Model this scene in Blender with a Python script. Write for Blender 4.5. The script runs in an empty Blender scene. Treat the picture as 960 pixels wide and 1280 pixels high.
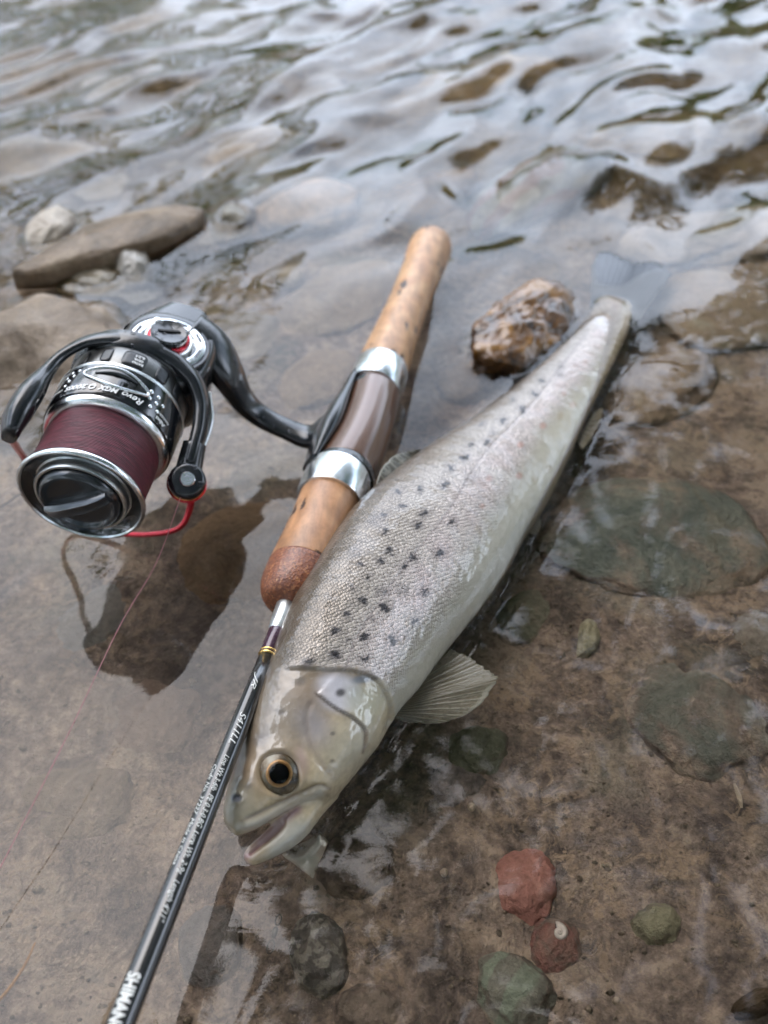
import bpy, math, random
import numpy as np
from mathutils import Vector, noise as mnoise
random.seed(7); rng = np.random.default_rng(7)
SC = bpy.context.scene; COL = SC.collection

# ------------------------------------------------------------------ camera
F = 1050.0; CAMH = 0.23; PITCH = math.radians(45)
SP, CP = math.sin(PITCH), math.cos(PITCH)
cd = bpy.data.cameras.new('camera'); cam = bpy.data.objects.new('camera', cd); COL.objects.link(cam)
cam.location = (0, 0, CAMH); cam.rotation_euler = (math.pi/2 - PITCH, 0, 0)
cd.sensor_fit = 'VERTICAL'; cd.sensor_height = 36.0; cd.lens = F/1280*36.0
cd.clip_start = 0.005; cd.clip_end = 200
cd.dof.use_dof = True; cd.dof.focus_distance = 0.245; cd.dof.aperture_fstop = 9.5
SC.camera = cam
# ------------------------------------------------------------------ sky, sun, exposure
SUN_EL, SUN_AZ = math.radians(62), math.radians(-40)      # azimuth from +Y, clockwise positive
W = bpy.data.worlds.new('World'); SC.world = W; W.use_nodes = True
nt = W.node_tree; nt.nodes.clear()
wo = nt.nodes.new('ShaderNodeOutputWorld'); bg = nt.nodes.new('ShaderNodeBackground')
sky = nt.nodes.new('ShaderNodeTexSky'); sky.sky_type = 'NISHITA'; sky.sun_disc = False
sky.sun_elevation = SUN_EL; sky.sun_rotation = SUN_AZ; sky.air_density = 1.2; sky.dust_density = 2.0
tc = nt.nodes.new('ShaderNodeTexCoord')
nz = nt.nodes.new('ShaderNodeTexNoise'); nz.inputs['Scale'].default_value = 1.9; nz.inputs['Detail'].default_value = 4
nt.links.new(tc.outputs['Generated'], nz.inputs['Vector'])
rp = nt.nodes.new('ShaderNodeValToRGB'); rp.color_ramp.elements[0].position = .38; rp.color_ramp.elements[1].position = .64
nt.links.new(nz.outputs['Fac'], rp.inputs['Fac'])
mxs = nt.nodes.new('ShaderNodeMix'); mxs.data_type = 'RGBA'
nt.links.new(rp.outputs['Color'], mxs.inputs['Factor'])
nt.links.new(sky.outputs['Color'], mxs.inputs[6]); mxs.inputs[7].default_value = (14.8, 16.6, 19.8, 1)
nt.links.new(mxs.outputs[2], bg.inputs['Color']); bg.inputs['Strength'].default_value = 0.14
nt.links.new(bg.outputs['Background'], wo.inputs['Surface'])
sd = bpy.data.lights.new('sun', 'SUN'); sun = bpy.data.objects.new('sun', sd); COL.objects.link(sun)
sd.energy = 1.1; sd.angle = math.radians(62); sd.color = (1, .94, .86)
sun.location = (0, 0, 3)
sdir = Vector((math.sin(SUN_AZ)*math.cos(SUN_EL), math.cos(SUN_AZ)*math.cos(SUN_EL), math.sin(SUN_EL)))
sun.rotation_euler = sdir.to_track_quat('Z', 'Y').to_euler()
SC.view_settings.view_transform = 'Standard'; SC.view_settings.look = 'None'
SC.view_settings.exposure = 1.05; SC.view_settings.gamma = 1.0
SC.render.engine = 'CYCLES'
SC.cycles.max_bounces = 8; SC.cycles.transparent_max_bounces = 16
SC.cycles.caustics_refractive = True; SC.cycles.caustics_reflective = False

# ------------------------------------------------------------------ helpers
CAM = np.array([0, 0, CAMH]); RT = np.array([1., 0, 0]); UP = np.array([0, SP, CP]); FW = np.array([0, CP, -SP])
def ray(u, v): return RT*(u-480)/F + UP*(640-v)/F + FW
IOR = 1.333
def P(u, v, z):                      # survey point: sight line meets the level z (bent at the water surface)
    r = ray(u, v)
    if z >= 0: return CAM + r*((z-CAMH)/r[2])
    s = CAM-r*(CAMH/r[2]); h = r[:2]/np.linalg.norm(r[:2]); si = np.linalg.norm(r[:2])/np.linalg.norm(r)/IOR
    return np.array([*(s[:2]+h*(-z)*si/math.sqrt(1-si*si)), z])
def D(u, v, d): return CAM + ray(u, v)*d
def px(X):
    X = np.asarray(X, float).copy(); m = X[..., 2] < -1e-6
    if np.any(m):                    # where the sight line to a sunken point crosses the surface
        q = X[m]; L = np.linalg.norm(q[:, :2], axis=1); lo = np.zeros(len(q)); hi = L.copy(); h2 = -q[:, 2]
        for _ in range(32):
            x = (lo+hi)/2; g = x/np.sqrt(x*x+CAMH**2)-IOR*(L-x)/np.sqrt((L-x)**2+h2**2); hi = np.where(g > 0, x, hi); lo = np.where(g > 0, lo, x)
        q[:, :2] *= (x/np.maximum(L, 1e-9))[:, None]; q[:, 2] = 0; X[m] = q
    X = X - CAM; d = X@FW
    return np.stack([480+F*(X@RT)/d, 640-F*(X@UP)/d, d], -1)
def lin(r, g, b):
    f = lambda c: (c/255/12.92) if c/255 <= .04045 else ((c/255+.055)/1.055)**2.4
    return (f(r), f(g), f(b), 1)
def nrm(v): v = np.asarray(v, float); return v/np.linalg.norm(v)
def sm(x, a, b):
    t = np.clip((x-a)/(b-a), 0, 1); return t*t*(3-2*t)

_perm = rng.permutation(4096)
def _hash(i, j, k):
    return _perm[(_perm[(_perm[i & 4095]+j) & 4095]+k) & 4095]
_g = rng.normal(size=(4096, 3)); _g /= np.linalg.norm(_g, axis=1)[:, None]
def noise3(Pn):
    Pn = np.asarray(Pn, float); i0 = np.floor(Pn).astype(np.int64); f = Pn-i0
    s = f*f*f*(f*(f*6-15)+10); out = 0
    for a in (0, 1):
        for b in (0, 1):
            for c in (0, 1):
                g = _g[_hash(i0[..., 0]+a, i0[..., 1]+b, i0[..., 2]+c)]
                d = ((f-np.array([a, b, c]))*g).sum(-1)
                w = (s[..., 0] if a else 1-s[..., 0])*(s[..., 1] if b else 1-s[..., 1])*(s[..., 2] if c else 1-s[..., 2])
                out = out+w*d
    return out*1.5
def fbm(Pn, o=4, gain=.5):
    Pn = np.asarray(Pn, float); r = 0; a = 1
    for k in range(o): r = r+a*noise3(Pn*2**k+17.3*k); a *= gain
    return r
def noise2(x, y, z=0.): return noise3(np.stack([x, y, np.zeros_like(x)+z], -1))
def fbm2(x, y, o=4, z=0., gain=.5): return fbm(np.stack([x, y, np.zeros_like(x)+z], -1), o, gain)

def catm(pts, n):
    pts = np.asarray(pts, float); m = len(pts)
    e = np.vstack([2*pts[0]-pts[1], pts, 2*pts[-1]-pts[-2]])
    t = np.linspace(0, m-1, n); i = np.minimum(t.astype(int), m-2); f = (t-i)[:, None]
    a, b, c, d = e[i], e[i+1], e[i+2], e[i+3]
    return .5*(2*b+(c-a)*f+(2*a-5*b+4*c-d)*f**2+(3*b-a-3*c+d)*f**3)

BASE = {}
def empty(name, loc, label, cat, group=None):
    o = bpy.data.objects.new(name, None); COL.objects.link(o); o.location = tuple(loc); o.empty_display_size = .01
    o['label'] = label; o['category'] = cat
    if group: o['group'] = group
    return o
def wloc(o):
    p = np.zeros(3)
    while o is not None: p = p+np.array(o.location); o = o.parent
    return p
def mk(name, V, Fc, mat, parent=None, smooth=True, origin=None, autosmooth=None):
    """link one mesh object; V are world coordinates"""
    V = np.asarray(V, float)
    if origin is None: origin = wloc(parent) if parent is not None else np.zeros(3)
    me = bpy.data.meshes.new(name)
    Fc = [tuple(int(i) for i in f) for f in Fc] if not isinstance(Fc, np.ndarray) else Fc
    if isinstance(Fc, np.ndarray):
        n = len(Fc); k = Fc.shape[1]
        me.vertices.add(len(V)); me.vertices.foreach_set('co', (V-origin).astype(np.float32).ravel())
        me.loops.add(n*k); me.loops.foreach_set('vertex_index', Fc.astype(np.int32).ravel())
        me.polygons.add(n); me.polygons.foreach_set('loop_start', np.arange(0, n*k, k, dtype=np.int32))
        me.update(calc_edges=True)
    else:
        me.from_pydata((V-origin).tolist(), [], Fc); me.update()
    if smooth:
        me.polygons.foreach_set('use_smooth', [True]*len(me.polygons))
        if autosmooth: me.set_sharp_from_angle(angle=math.radians(autosmooth))
    if mat is not None: me.materials.append(mat)
    o = bpy.data.objects.new(name, me); COL.objects.link(o)
    if parent is not None:
        o.parent = parent; o.location = tuple(origin-wloc(parent))
    else: o.location = tuple(origin)
    return o
def tag(o, label=None, cat=None, group=None, kind=None):
    for k, v in (('label', label), ('category', cat), ('group', group), ('kind', kind)):
        if v: o[k] = v
    return o
class MB:                                             # collects shapes into one mesh
    def __init__(s): s.V = []; s.F = []; s.n = 0
    def add(s, V, Fc):
        V = np.asarray(V, float); s.V.append(V); s.F += [tuple(int(i)+s.n for i in f) for f in Fc]; s.n += len(V); return s
    def build(s, name, mat, parent=None, **k): return mk(name, np.vstack(s.V), s.F, mat, parent, **k)
def loft(R, cap=(True, True), closed=True):           # R (m,n,3)
    m, n, _ = R.shape; V = R.reshape(-1, 3); Fc = []
    for i in range(m-1):
        for j in range(n if closed else n-1):
            Fc.append((i*n+j, i*n+(j+1) % n, (i+1)*n+(j+1) % n, (i+1)*n+j))
    if closed and cap[0]: Fc.append(tuple(range(n))[::-1])
    if closed and cap[1]: Fc.append(tuple((m-1)*n+j for j in range(n)))
    return V, Fc
def frame(ax, ref=(0, 0, 1)):
    a = nrm(ax); r = np.asarray(ref, float)
    if abs(a@nrm(r)) > .97: r = np.array([1., 0, 0])
    x = nrm(r-a*(r@a)); return a, x, np.cross(a, x)
def lathe(O, ax, prof, n=64, ref=(0, 0, 1), cap=(True, True), off=None):
    """prof: list of (distance along axis, radius)"""
    a, x, y = frame(ax, ref); th = np.linspace(0, 2*math.pi, n, endpoint=False)
    R = np.zeros((len(prof), n, 3))
    for i, (q, r) in enumerate(prof):
        c = np.asarray(O)+a*q+(off(q) if off else 0)
        R[i] = c+r*(np.cos(th)[:, None]*x+np.sin(th)[:, None]*y)
    return loft(R, cap)
def tube(pts, rad, n=12, m=None, up=(0, 0, 1), flat=1.0, cap=True, interp=True):
    """sweep; rad scalar or list; flat = thickness ratio along 'up'"""
    pts = np.asarray(pts, float); rad = np.asarray(rad, float)
    if rad.ndim == 0: rad = np.full(len(pts), float(rad))
    m = m or max(8, 6*len(pts))
    if interp:
        Q = catm(np.hstack([pts, rad[:, None]]), m); pts, rad = Q[:, :3], Q[:, 3]
    m = len(pts); T = np.gradient(pts, axis=0); T /= np.linalg.norm(T, axis=1)[:, None]+1e-12
    th = np.linspace(0, 2*math.pi, n, endpoint=False); R = np.zeros((m, n, 3)); upv = np.asarray(up, float)
    for i in range(m):
        u = upv-T[i]*(upv@T[i])
        if np.linalg.norm(u) < 1e-6: u = np.array([1., 0, 0])-T[i]*T[i][0]
        u = nrm(u); s = np.cross(T[i], u); upv = u if flat == 1.0 else upv
        R[i] = pts[i]+rad[i]*(np.cos(th)[:, None]*s+flat*np.sin(th)[:, None]*u)
    return loft(R, (cap, cap))
def box(c, X, Y, Z):                                   # half-vectors
    V = [np.asarray(c)+sx*np.asarray(X)+sy*np.asarray(Y)+sz*np.asarray(Z) for sx in (-1, 1) for sy in (-1, 1) for sz in (-1, 1)]
    return V, [(0, 1, 3, 2), (4, 6, 7, 5), (0, 4, 5, 1), (2, 3, 7, 6), (0, 2, 6, 4), (1, 5, 7, 3)]
_ico = {}
def ico(n):
    if n not in _ico:
        import bmesh
        b = bmesh.new(); bmesh.ops.create_icosphere(b, subdivisions=n, radius=1)
        b.verts.ensure_lookup_table()
        _ico[n] = (np.array([v.co[:] for v in b.verts]), np.array([[v.index for v in f.verts] for f in b.faces])); b.free()
    return _ico[n]

# ------------------------------------------------------------------ materials
class NT:
    def __init__(s, name):
        s.m = bpy.data.materials.new(name); s.m.use_nodes = True; s.t = s.m.node_tree; s.t.nodes.clear()
        s.out = s.t.nodes.new('ShaderNodeOutputMaterial')
    def n(s, t, **k):
        nd = s.t.nodes.new('ShaderNode'+t)
        for a, v in k.items():
            if a.startswith('i_'):
                s.set(nd.inputs[a[2:].replace('_', ' ')], v)
            else: setattr(nd, a, v)
        return nd
    def set(s, sock, v):
        if isinstance(v, bpy.types.NodeSocket): s.t.links.new(v, sock)
        else: sock.default_value = v
    def coord(s, kind='Object', scale=(1, 1, 1), rot=(0, 0, 0)):
        c = s.n('TexCoord').outputs[kind]
        mp = s.n('Mapping'); s.set(mp.inputs['Vector'], c); mp.inputs['Scale'].default_value = scale; mp.inputs['Rotation'].default_value = rot
        return mp.outputs[0]
    def noise(s, vec, scale, detail=4, rough=.55, dist=0):
        nd = s.n('TexNoise'); s.set(nd.inputs['Vector'], vec); nd.inputs['Scale'].default_value = scale
        nd.inputs['Detail'].default_value = detail; nd.inputs['Roughness'].default_value = rough; nd.inputs['Distortion'].default_value = dist
        return nd.outputs['Fac']
    def vor(s, vec, scale, feature='F1', rnd=1.0, out='Distance'):
        nd = s.n('TexVoronoi', feature=feature); s.set(nd.inputs['Vector'], vec); nd.inputs['Scale'].default_value = scale
        nd.inputs['Randomness'].default_value = rnd; return nd.outputs[out]
    def ramp(s, fac, stops, interp='LINEAR'):
        r = s.n('ValToRGB'); s.set(r.inputs['Fac'], fac); cr = r.color_ramp; cr.interpolation = interp
        while len(cr.elements) < len(stops): cr.elements.new(.5)
        for e, (p, c) in zip(cr.elements, stops):
            e.position = p; e.color = c if not isinstance(c, (int, float)) else (c, c, c, 1)
        return r.outputs['Color']
    def mix(s, f, a, b, mode='MIX'):
        m = s.n('Mix', data_type='RGBA', blend_type=mode); s.set(m.inputs[0], f); s.set(m.inputs[6], a); s.set(m.inputs[7], b); return m.outputs[2]
    def math(s, op, a, b=0.):
        m = s.n('Math', operation=op); s.set(m.inputs[0], a); s.set(m.inputs[1], b); return m.outputs[0]
    def bump(s, h, dist, strength=1.0, normal=None):
        b = s.n('Bump'); s.set(b.inputs['Height'], h); b.inputs['Distance'].default_value = dist; b.inputs['Strength'].default_value = strength
        if normal is not None: s.set(b.inputs['Normal'], normal)
        return b.outputs[0]
    def pbr(s, color, rough=.5, metal=0., normal=None, **k):
        b = s.n('BsdfPrincipled'); s.set(b.inputs['Base Color'], color); s.set(b.inputs['Roughness'], rough); s.set(b.inputs['Metallic'], metal)
        if normal is not None: s.set(b.inputs['Normal'], normal)
        for a, v in k.items(): s.set(b.inputs[a.replace('_', ' ')], v)
        s.t.links.new(b.outputs[0], s.out.inputs['Surface']); s.b = b; return s.m

def c4(c): return tuple(c)+(1,) if len(c) == 3 else c
def simple(name, color, rough=.4, metal=0., grain=0., gscale=400, coat=0., var=.15, spec=.5):
    t = NT(name); v = t.coord()
    nz = t.noise(v, gscale, 3)
    lo = tuple(x*(1-var) for x in color[:3])+(1,); hi = tuple(min(1, x*(1+var)) for x in color[:3])+(1,)
    col = t.ramp(nz, [(.3, lo), (.7, hi)])
    nr = t.bump(nz, grain, 1.0) if grain else None
    return t.pbr(col, rough, metal, nr, Coat_Weight=coat, Coat_Roughness=.08, Specular_IOR_Level=spec)

SILT = [(.37, (.085, .071, .069, 1)), (.45, (.185, .150, .137, 1)), (.51, (.295, .240, .214, 1)), (.57, (.46, .375, .315, 1)), (.67, (.32, .28, .255, 1))]
def silt_nodes(t, v):
    a = t.noise(v, 38, 8, .68, .6); b = t.noise(v, 260, 5, .7); c = t.noise(v, 9, 4, .5)
    f = t.math('ADD', t.math('MULTIPLY', a, .62), t.math('MULTIPLY', b, .38))
    f = t.math('ADD', f, t.math('MULTIPLY', t.math('SUBTRACT', c, .5), .35))
    col = t.ramp(f, SILT)
    fl = t.ramp(t.noise(v, 150, 6, .72, 1.2), [(.50, 0.), (.57, 1.)]); fk = t.ramp(t.noise(v, 26, 4, .6), [(.42, .1), (.6, .75)])
    col = t.mix(t.math('MULTIPLY', fl, fk), col, (.42, .325, .25, 1))
    dk = t.ramp(t.noise(v, 110, 6, .72, 1.0), [(.55, 0.), (.64, .5)]); col = t.mix(dk, col, (.105, .088, .084, 1))
    # slow drift of hue: grey-green film and purple slate patches
    g = t.ramp(t.noise(v, 15, 5, .6, .4), [(.52, 0.), (.68, .55)])
    col = t.mix(g, col, (.20, .21, .182, 1))
    g2 = t.ramp(t.noise(t.coord(rot=(0, 0, .9), scale=(1, 1.6, 1)), 19, 5, .6, .5), [(.55, 0.), (.7, .6)])
    col = t.mix(g2, col, (.17, .145, .15, 1))
    # pale grit and dark flecks
    gr = t.ramp(t.vor(v, 330, rnd=1.), [(.05, 1.), (.14, 0.)])
    gr = t.math('MULTIPLY', gr, t.ramp(t.noise(v, 60, 3), [(.5, 0.), (.62, .7)]))
    col = t.mix(gr, col, (.42, .35, .28, 1))
    return col, f
def bed_material():
    t = NT('silty_bed'); v = t.coord(); col, f = silt_nodes(t, v)
    sy = t.n('SeparateXYZ'); t.set(sy.inputs[0], v)
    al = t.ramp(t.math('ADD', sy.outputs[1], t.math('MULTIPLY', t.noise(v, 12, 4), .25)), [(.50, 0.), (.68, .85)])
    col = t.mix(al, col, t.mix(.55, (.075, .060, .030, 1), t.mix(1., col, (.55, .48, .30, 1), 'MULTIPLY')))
    h = t.math('ADD', f, t.math('MULTIPLY', t.noise(v, 600, 3), .3))
    return t.pbr(col, .75, 0, t.bump(h, .006, .9), Specular_IOR_Level=.25)
def stone_material(name, a, b, c=None, silt=.5, scale=40, speck=None, veins=None, rough=.6, wet=.0, bump=.004, band=None, settle=True):
    """a,b,c: rock colours; silt: how much of it the brown film covers"""
    sc_ = 1.95 if silt > .13 else 1.2
    up = lambda q: tuple(min(.6, x*sc_) for x in q[:3])+(1,)
    t = NT(name); v = t.coord(); n1 = t.noise(v, scale, 7, .65, .5)
    col = t.ramp(n1, [(.36, up(a)), (.52, up(b)), (.66, up(c or b))])
    if band:
        wv = t.n('TexWave', wave_type='BANDS'); t.set(wv.inputs['Vector'], t.coord(rot=band[2] if len(band) > 2 else (0, .4, .6))); wv.inputs['Scale'].default_value = band[1]
        wv.inputs['Distortion'].default_value = 5; wv.inputs['Detail'].default_value = 3; wv.inputs['Detail Scale'].default_value = 1.5
        col = t.mix(t.ramp(wv.outputs['Fac'], [(.45, 0.), (.75, .8)]), col, c4(band[0]))
    if speck:
        s = t.ramp(t.noise(v, speck[1], 2, .5), [(.5, 0.), (.56, 1.)]); col = t.mix(s, col, c4(speck[0]))
    if veins:
        e = t.n('TexVoronoi', feature='DISTANCE_TO_EDGE'); vv = t.n('Mapping'); t.set(vv.inputs['Vector'], v)
        dn = t.n('TexNoise'); t.set(dn.inputs['Vector'], v); dn.inputs['Scale'].default_value = 45
        vm = t.n('Mix', data_type='VECTOR'); vm.inputs[0].default_value = .012
        t.set(vm.inputs[4], v); t.set(vm.inputs[5], dn.outputs['Color'])
        t.set(e.inputs['Vector'], vm.outputs[1]); e.inputs['Scale'].default_value = veins[1]
        col = t.mix(t.ramp(e.outputs['Distance'], [(.0, .9), (.018, 0.)]), col, c4(veins[0]))
    fine = t.noise(v, 420, 4, .7)
    col = t.mix(.5, col, t.mix(1., col, t.ramp(fine, [(.25, .45), (.75, 1.5)]), 'MULTIPLY'))
    f = n1
    if silt > 0:
        sc, f2 = silt_nodes(t, v)
        m = t.math('ADD', t.noise(v, 24, 6, .65, .6), (silt-.48)*.6)
        gz = t.n('SeparateXYZ'); t.set(gz.inputs[0], t.n('NewGeometry').outputs['Normal'])
        if settle: m = t.math('ADD', m, t.ramp(gz.outputs[2], [(.45, .2), (.85, 0.)]))     # silt settles round the foot of a stone
        col = t.mix(t.ramp(m, [(.44, 0.), (.60, 1.)]), col, sc)
        f = t.math('ADD', f, f2)
    h = t.math('ADD', f, t.math('MULTIPLY', fine, .5))
    return t.pbr(col, rough, 0, t.bump(h, bump, .9), Specular_IOR_Level=.35, Coat_Weight=wet, Coat_Roughness=.06)

# ------------------------------------------------------------------ the setting: bed, water, bank
def axis_pts(lo, hi, step, far_lo, far_hi, g=1.28):
    c = list(np.arange(lo, hi+1e-9, step)); s = step
    while c[-1] < far_hi: s *= g; c.append(c[-1]+s)
    s = step
    while c[0] > far_lo: s *= g; c.insert(0, c[0]-s)
    return np.array(c)
def sheet(name, xs, ys, zf, mat):
    X, Y = np.meshgrid(xs, ys); Z = zf(X, Y); V = np.stack([X, Y, Z], -1).reshape(-1, 3); nx, ny = len(xs), len(ys)
    i = np.arange(nx-1)[None, :]+nx*np.arange(ny-1)[:, None]; i = i.ravel()
    return mk(name, V, np.stack([i, i+1, i+nx+1, i+nx], -1), mat)
def bed_z(X, Y):
    near = np.exp(-((X/.8)**2+((Y-.4)/.9)**2))
    z = -.026-.012*sm(Y, .35, .9)-.25*sm(Y, 1.2, 4)+.35*sm(X, 2.5, 7)
    z = z+near*(.0055*fbm2(X*13, Y*13, 3, 2.)+.0012*fbm2(X*70, Y*70, 4, 5.))
    far = 1.15*sm(Y-.35*X, 8.0, 11.5)+.5*sm(-Y, 3, 7)
    return z+far+.02*fbm2(X*.9, Y*.9, 3)*(1-near)*sm(np.hypot(X, Y), .8, 2)
xs = axis_pts(-.34, .44, .0026, -60, 60); ys = axis_pts(.02, .86, .0026, -50, 60)
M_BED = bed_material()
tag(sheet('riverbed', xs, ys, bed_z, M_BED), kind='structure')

FLOW = nrm([.55, .83])
def water_z(X, Y):
    a = X*FLOW[0]+Y*FLOW[1]; b = -X*FLOW[1]+Y*FLOW[0]      # along / across the current
    amp = .04+.96*sm(Y+.10*X, .31, .54)
    wob = .010*fbm2(X*14, Y*14, 2, 9.)
    ch = fbm2(a*5.5, (b+wob)*14, 2, 1., .42)*.0115+fbm2(a*14+3, (b+wob)*40, 2, 4., .4)*.0013
    ch = ch+.0016*np.sin((b+.05*fbm2(a*5, b*8, 2, 3.))*150)*sm(fbm2(X*5, Y*5, 2, 8.), -.1, .5)*sm(Y, .5, .7)
    calm = .00019*fbm2(X*26, Y*30, 2, 6.)
    lf = (1-sm(X, -.06, .02))*(1-sm(Y, .25, .4)); a2 = X*.62+Y*.78; b2 = -X*.78+Y*.62
    calm = calm+lf*.00022*fbm2(a2*9, b2*50+2*fbm2(X*9, Y*9, 2, 4.), 2, 7.)
    # the current climbs over the stone just under the surface
    c = P(680, 215, 0.); dx, dy = X-c[0], Y-c[1]
    hump = .0055*np.exp(-((dx*.80+dy*.60)/.045)**2-((-dx*.60+dy*.80)/.024)**2)
    edge = .004*np.exp(-((dx*.80+dy*.60-.052)/.012)**2-((-dx*.60+dy*.80)/.03)**2)
    far = sm(np.hypot(X, Y-.4), .9, 1.6)
    return (ch*amp+calm)*(1-far)+far*.004*fbm2(X*3, Y*4, 3)+hump-edge
t = NT('river_water'); v = t.coord()
n1 = t.noise(t.coord(rot=(0, 0, -.98), scale=(22, 60, 20)), 1.0, 4, .55, .6)
n2 = t.noise(v, 160, 2, .5)
hb = n1
nr = t.bump(hb, .0004, .12)
rf = t.n('BsdfRefraction'); rf.inputs['IOR'].default_value = IOR; rf.inputs['Roughness'].default_value = 0.; rf.inputs['Color'].default_value = (.95, .89, .80, 1); t.set(rf.inputs['Normal'], nr)
fr = t.n('Fresnel'); fr.inputs['IOR'].default_value = IOR; t.set(fr.inputs['Normal'], nr)
gl = t.n('BsdfGlossy'); gl.inputs['Roughness'].default_value = .0; gl.inputs['Color'].default_value = (1, 1, 1, 1); t.set(gl.inputs['Normal'], nr)
ms = t.n('MixShader'); t.set(ms.inputs[0], fr.outputs[0]); t.set(ms.inputs[1], rf.outputs[0]); t.set(ms.inputs[2], gl.outputs[0])
t.t.links.new(ms.outputs[0], t.out.inputs['Surface']); M_WATER = t.m
def two_step(lo, a, b, hi, f1, f2): return np.concatenate([np.arange(lo, a, f2), np.arange(a, b, f1), np.arange(b, hi, f2)])
def skirt_pts(c, far_lo, far_hi):
    c = list(c); s = .0022
    while c[-1] < far_hi: s *= 1.28; c.append(c[-1]+s)
    s = .0022
    while c[0] > far_lo: s *= 1.28; c.insert(0, c[0]-s)
    return np.array(c)
xs = skirt_pts(two_step(-.40, -.115, .125, .50, .0013, .0024), -60, 60); ys = skirt_pts(two_step(.02, .05, .44, .95, .0013, .0024), -50, 60)
WATER = tag(sheet('river_surface', xs, ys, water_z, M_WATER), kind='structure')

# far bank seen green in reflections, plus unseen leaves added to block sky light
def bank_and_shade_leaves():
    M = simple('bank_and_shade_foliage', (.095, .19, .03, 1), .7, 0, 0, 3, var=.6)
    V = []; Fc = []; k = 0
    for i in range(38000):
        south = i > 24000; az = math.radians(random.uniform(95, 265) if south else random.uniform(-95, 95)); r = random.uniform(6, 8.5) if south else random.uniform(11.5, 15)  # south ring is added, unseen, to darken reflections and cut sky light
        top = (6.5 if south else 1.5+7.5*(1-sm(math.degrees(az), -22, 2)))*(.8+.35*math.sin(az*23)+.15*math.sin(az*51))
        c = np.array([math.sin(az)*r, math.cos(az)*r, .6+random.random()*max(.8, top)]); s = random.uniform(.08, .22)
        a = rng.normal(size=3); a /= np.linalg.norm(a); b = nrm(np.cross(a, rng.normal(size=3)))
        V += [c-a*s, c+b*s*.5, c+a*s, c-b*s*.5]; Fc.append((k, k+1, k+2, k+3)); k += 4
    # leaf canopy added out of view to block the sky overhead and right
    m = 0
    while m < 24000:
        x, y, z = random.uniform(-3.5, 8), random.uniform(-7, 8), random.uniform(3.3, 5.2)
        if y > 2.5+1.4*x+.6*noise3(np.array([[x*.7, y*.7, .3]]))[0]: continue
        m += 1; c = np.array([x, y, z]); s = random.uniform(.06, .16)
        a = rng.normal(size=3)*[1, 1, .4]; a /= np.linalg.norm(a); b = nrm(np.cross(a, rng.normal(size=3)*[.4, .4, 1]))
        V += [c-a*s, c+b*s*.6, c+a*s, c-b*s*.6]; Fc.append((k, k+1, k+2, k+3)); k += 4
    tag(mk('bank_and_shade_foliage', V, Fc, M, smooth=False), 'mass of far-bank trees with unseen near foliage added to block sky light', 'trees', kind='stuff')
bank_and_shade_leaves()

# ------------------------------------------------------------------ stones
def stone(name, label, cat, u, v, ru, rv, rot, ztop, thick, mat, group=None, seed=0, facets=0, rough=.12, flat=.8, sub=5, zc=None, depth=None):
    """a stone whose outline spans ru x rv sight pixels at its own level, turned by rot degrees"""
    if v > 430 and ztop < -.008: ztop -= .0045
    elif ztop < -.0055: ztop -= .007
    zc = ztop-thick*.25 if zc is None else zc
    c = P(u, v, zc); r = math.radians(rot)
    X = P(u+ru*math.cos(r), v-ru*math.sin(r), zc)-c; Y = P(u+rv*math.sin(r), v+rv*math.cos(r), zc)-c
    Z = np.array([0, 0, thick*.5]); cc = c.copy(); cc[2] = ztop-thick*.5
    B, T = ico(sub); rs = np.random.default_rng(seed)
    d = B.copy(); R = np.ones(len(B))
    if facets:
        for i in range(facets):
            n = nrm(rs.normal(size=3)*[1, 1, .8]); k = rs.uniform(.66, .9); pr = d@n
            lim = np.where(pr > 1e-3, k/np.maximum(pr, 1e-3), 9.); R = np.where(R > lim, lim+.04*(R-lim), R)
    o = rs.uniform(-50, 50, 3)
    R = R*(1+rough*fbm(B*1.3+o, 3, .5)+rough*.25*fbm(B*5+o, 3, .55))
    d = d*R[:, None]
    hz = np.sign(d[:, 2])*np.abs(d[:, 2])**flat
    V = cc+d[:, :1]*X+d[:, 1:2]*Y+hz[:, None]*Z
    ob = mk(name, V, T, mat, None, origin=cc)
    tag(ob, label, cat, group); return ob
SM = stone_material
G1 = 'stones on the riverbed'
# emergent stones, upper left
M_GREY = SM('grey_boulder', (.060, .040, .024), (.13, .096, .066), (.20, .16, .122), settle=False, silt=.25, scale=26, rough=.5, wet=.12, bump=.003)
M_SLAB = SM('brown_slab', (.050, .032, .016), (.11, .074, .044), (.18, .135, .09), settle=False, silt=.2, scale=30, rough=.45, wet=.15)
M_PALE = SM('pale_pebble', (.30, .24, .19), (.42, .36, .29), (.50, .44, .37), silt=0., scale=50, rough=.5, wet=.2)
M_OLIVE = SM('olive_stone', (.055, .045, .028), (.10, .082, .055), (.17, .14, .10), settle=False, silt=.2, scale=45, rough=.4, wet=.5)
M_ROUND = SM('round_stone', (.16, .14, .115), (.25, .225, .19), (.30, .275, .23), settle=False, silt=.05, scale=45, rough=.4, wet=.5)
stone('boulder', 'large smooth grey-brown boulder out of the water behind the reel', 'stone', 42, 430, 122, 104, 8, .016, .060, M_GREY, G1, 11, rough=.12, facets=3)
stone('stone_slab', 'long flat brown stone slab lying across the stones at upper left', 'stone', 138, 299, 120, 22, 17, .012, .021, M_SLAB, G1, 15, facets=6, rough=.06, flat=.25)
stone('pebble', 'pale cream pebble sitting behind the long flat slab', 'stone', 62, 283, 33, 20, 24, .010, .03, M_PALE, G1, 4)
stone('pebble', 'small round grey stone under the edge of the long slab', 'stone', 166, 330, 24, 20, 0, .007, .026, M_ROUND, G1, 5)
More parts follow.
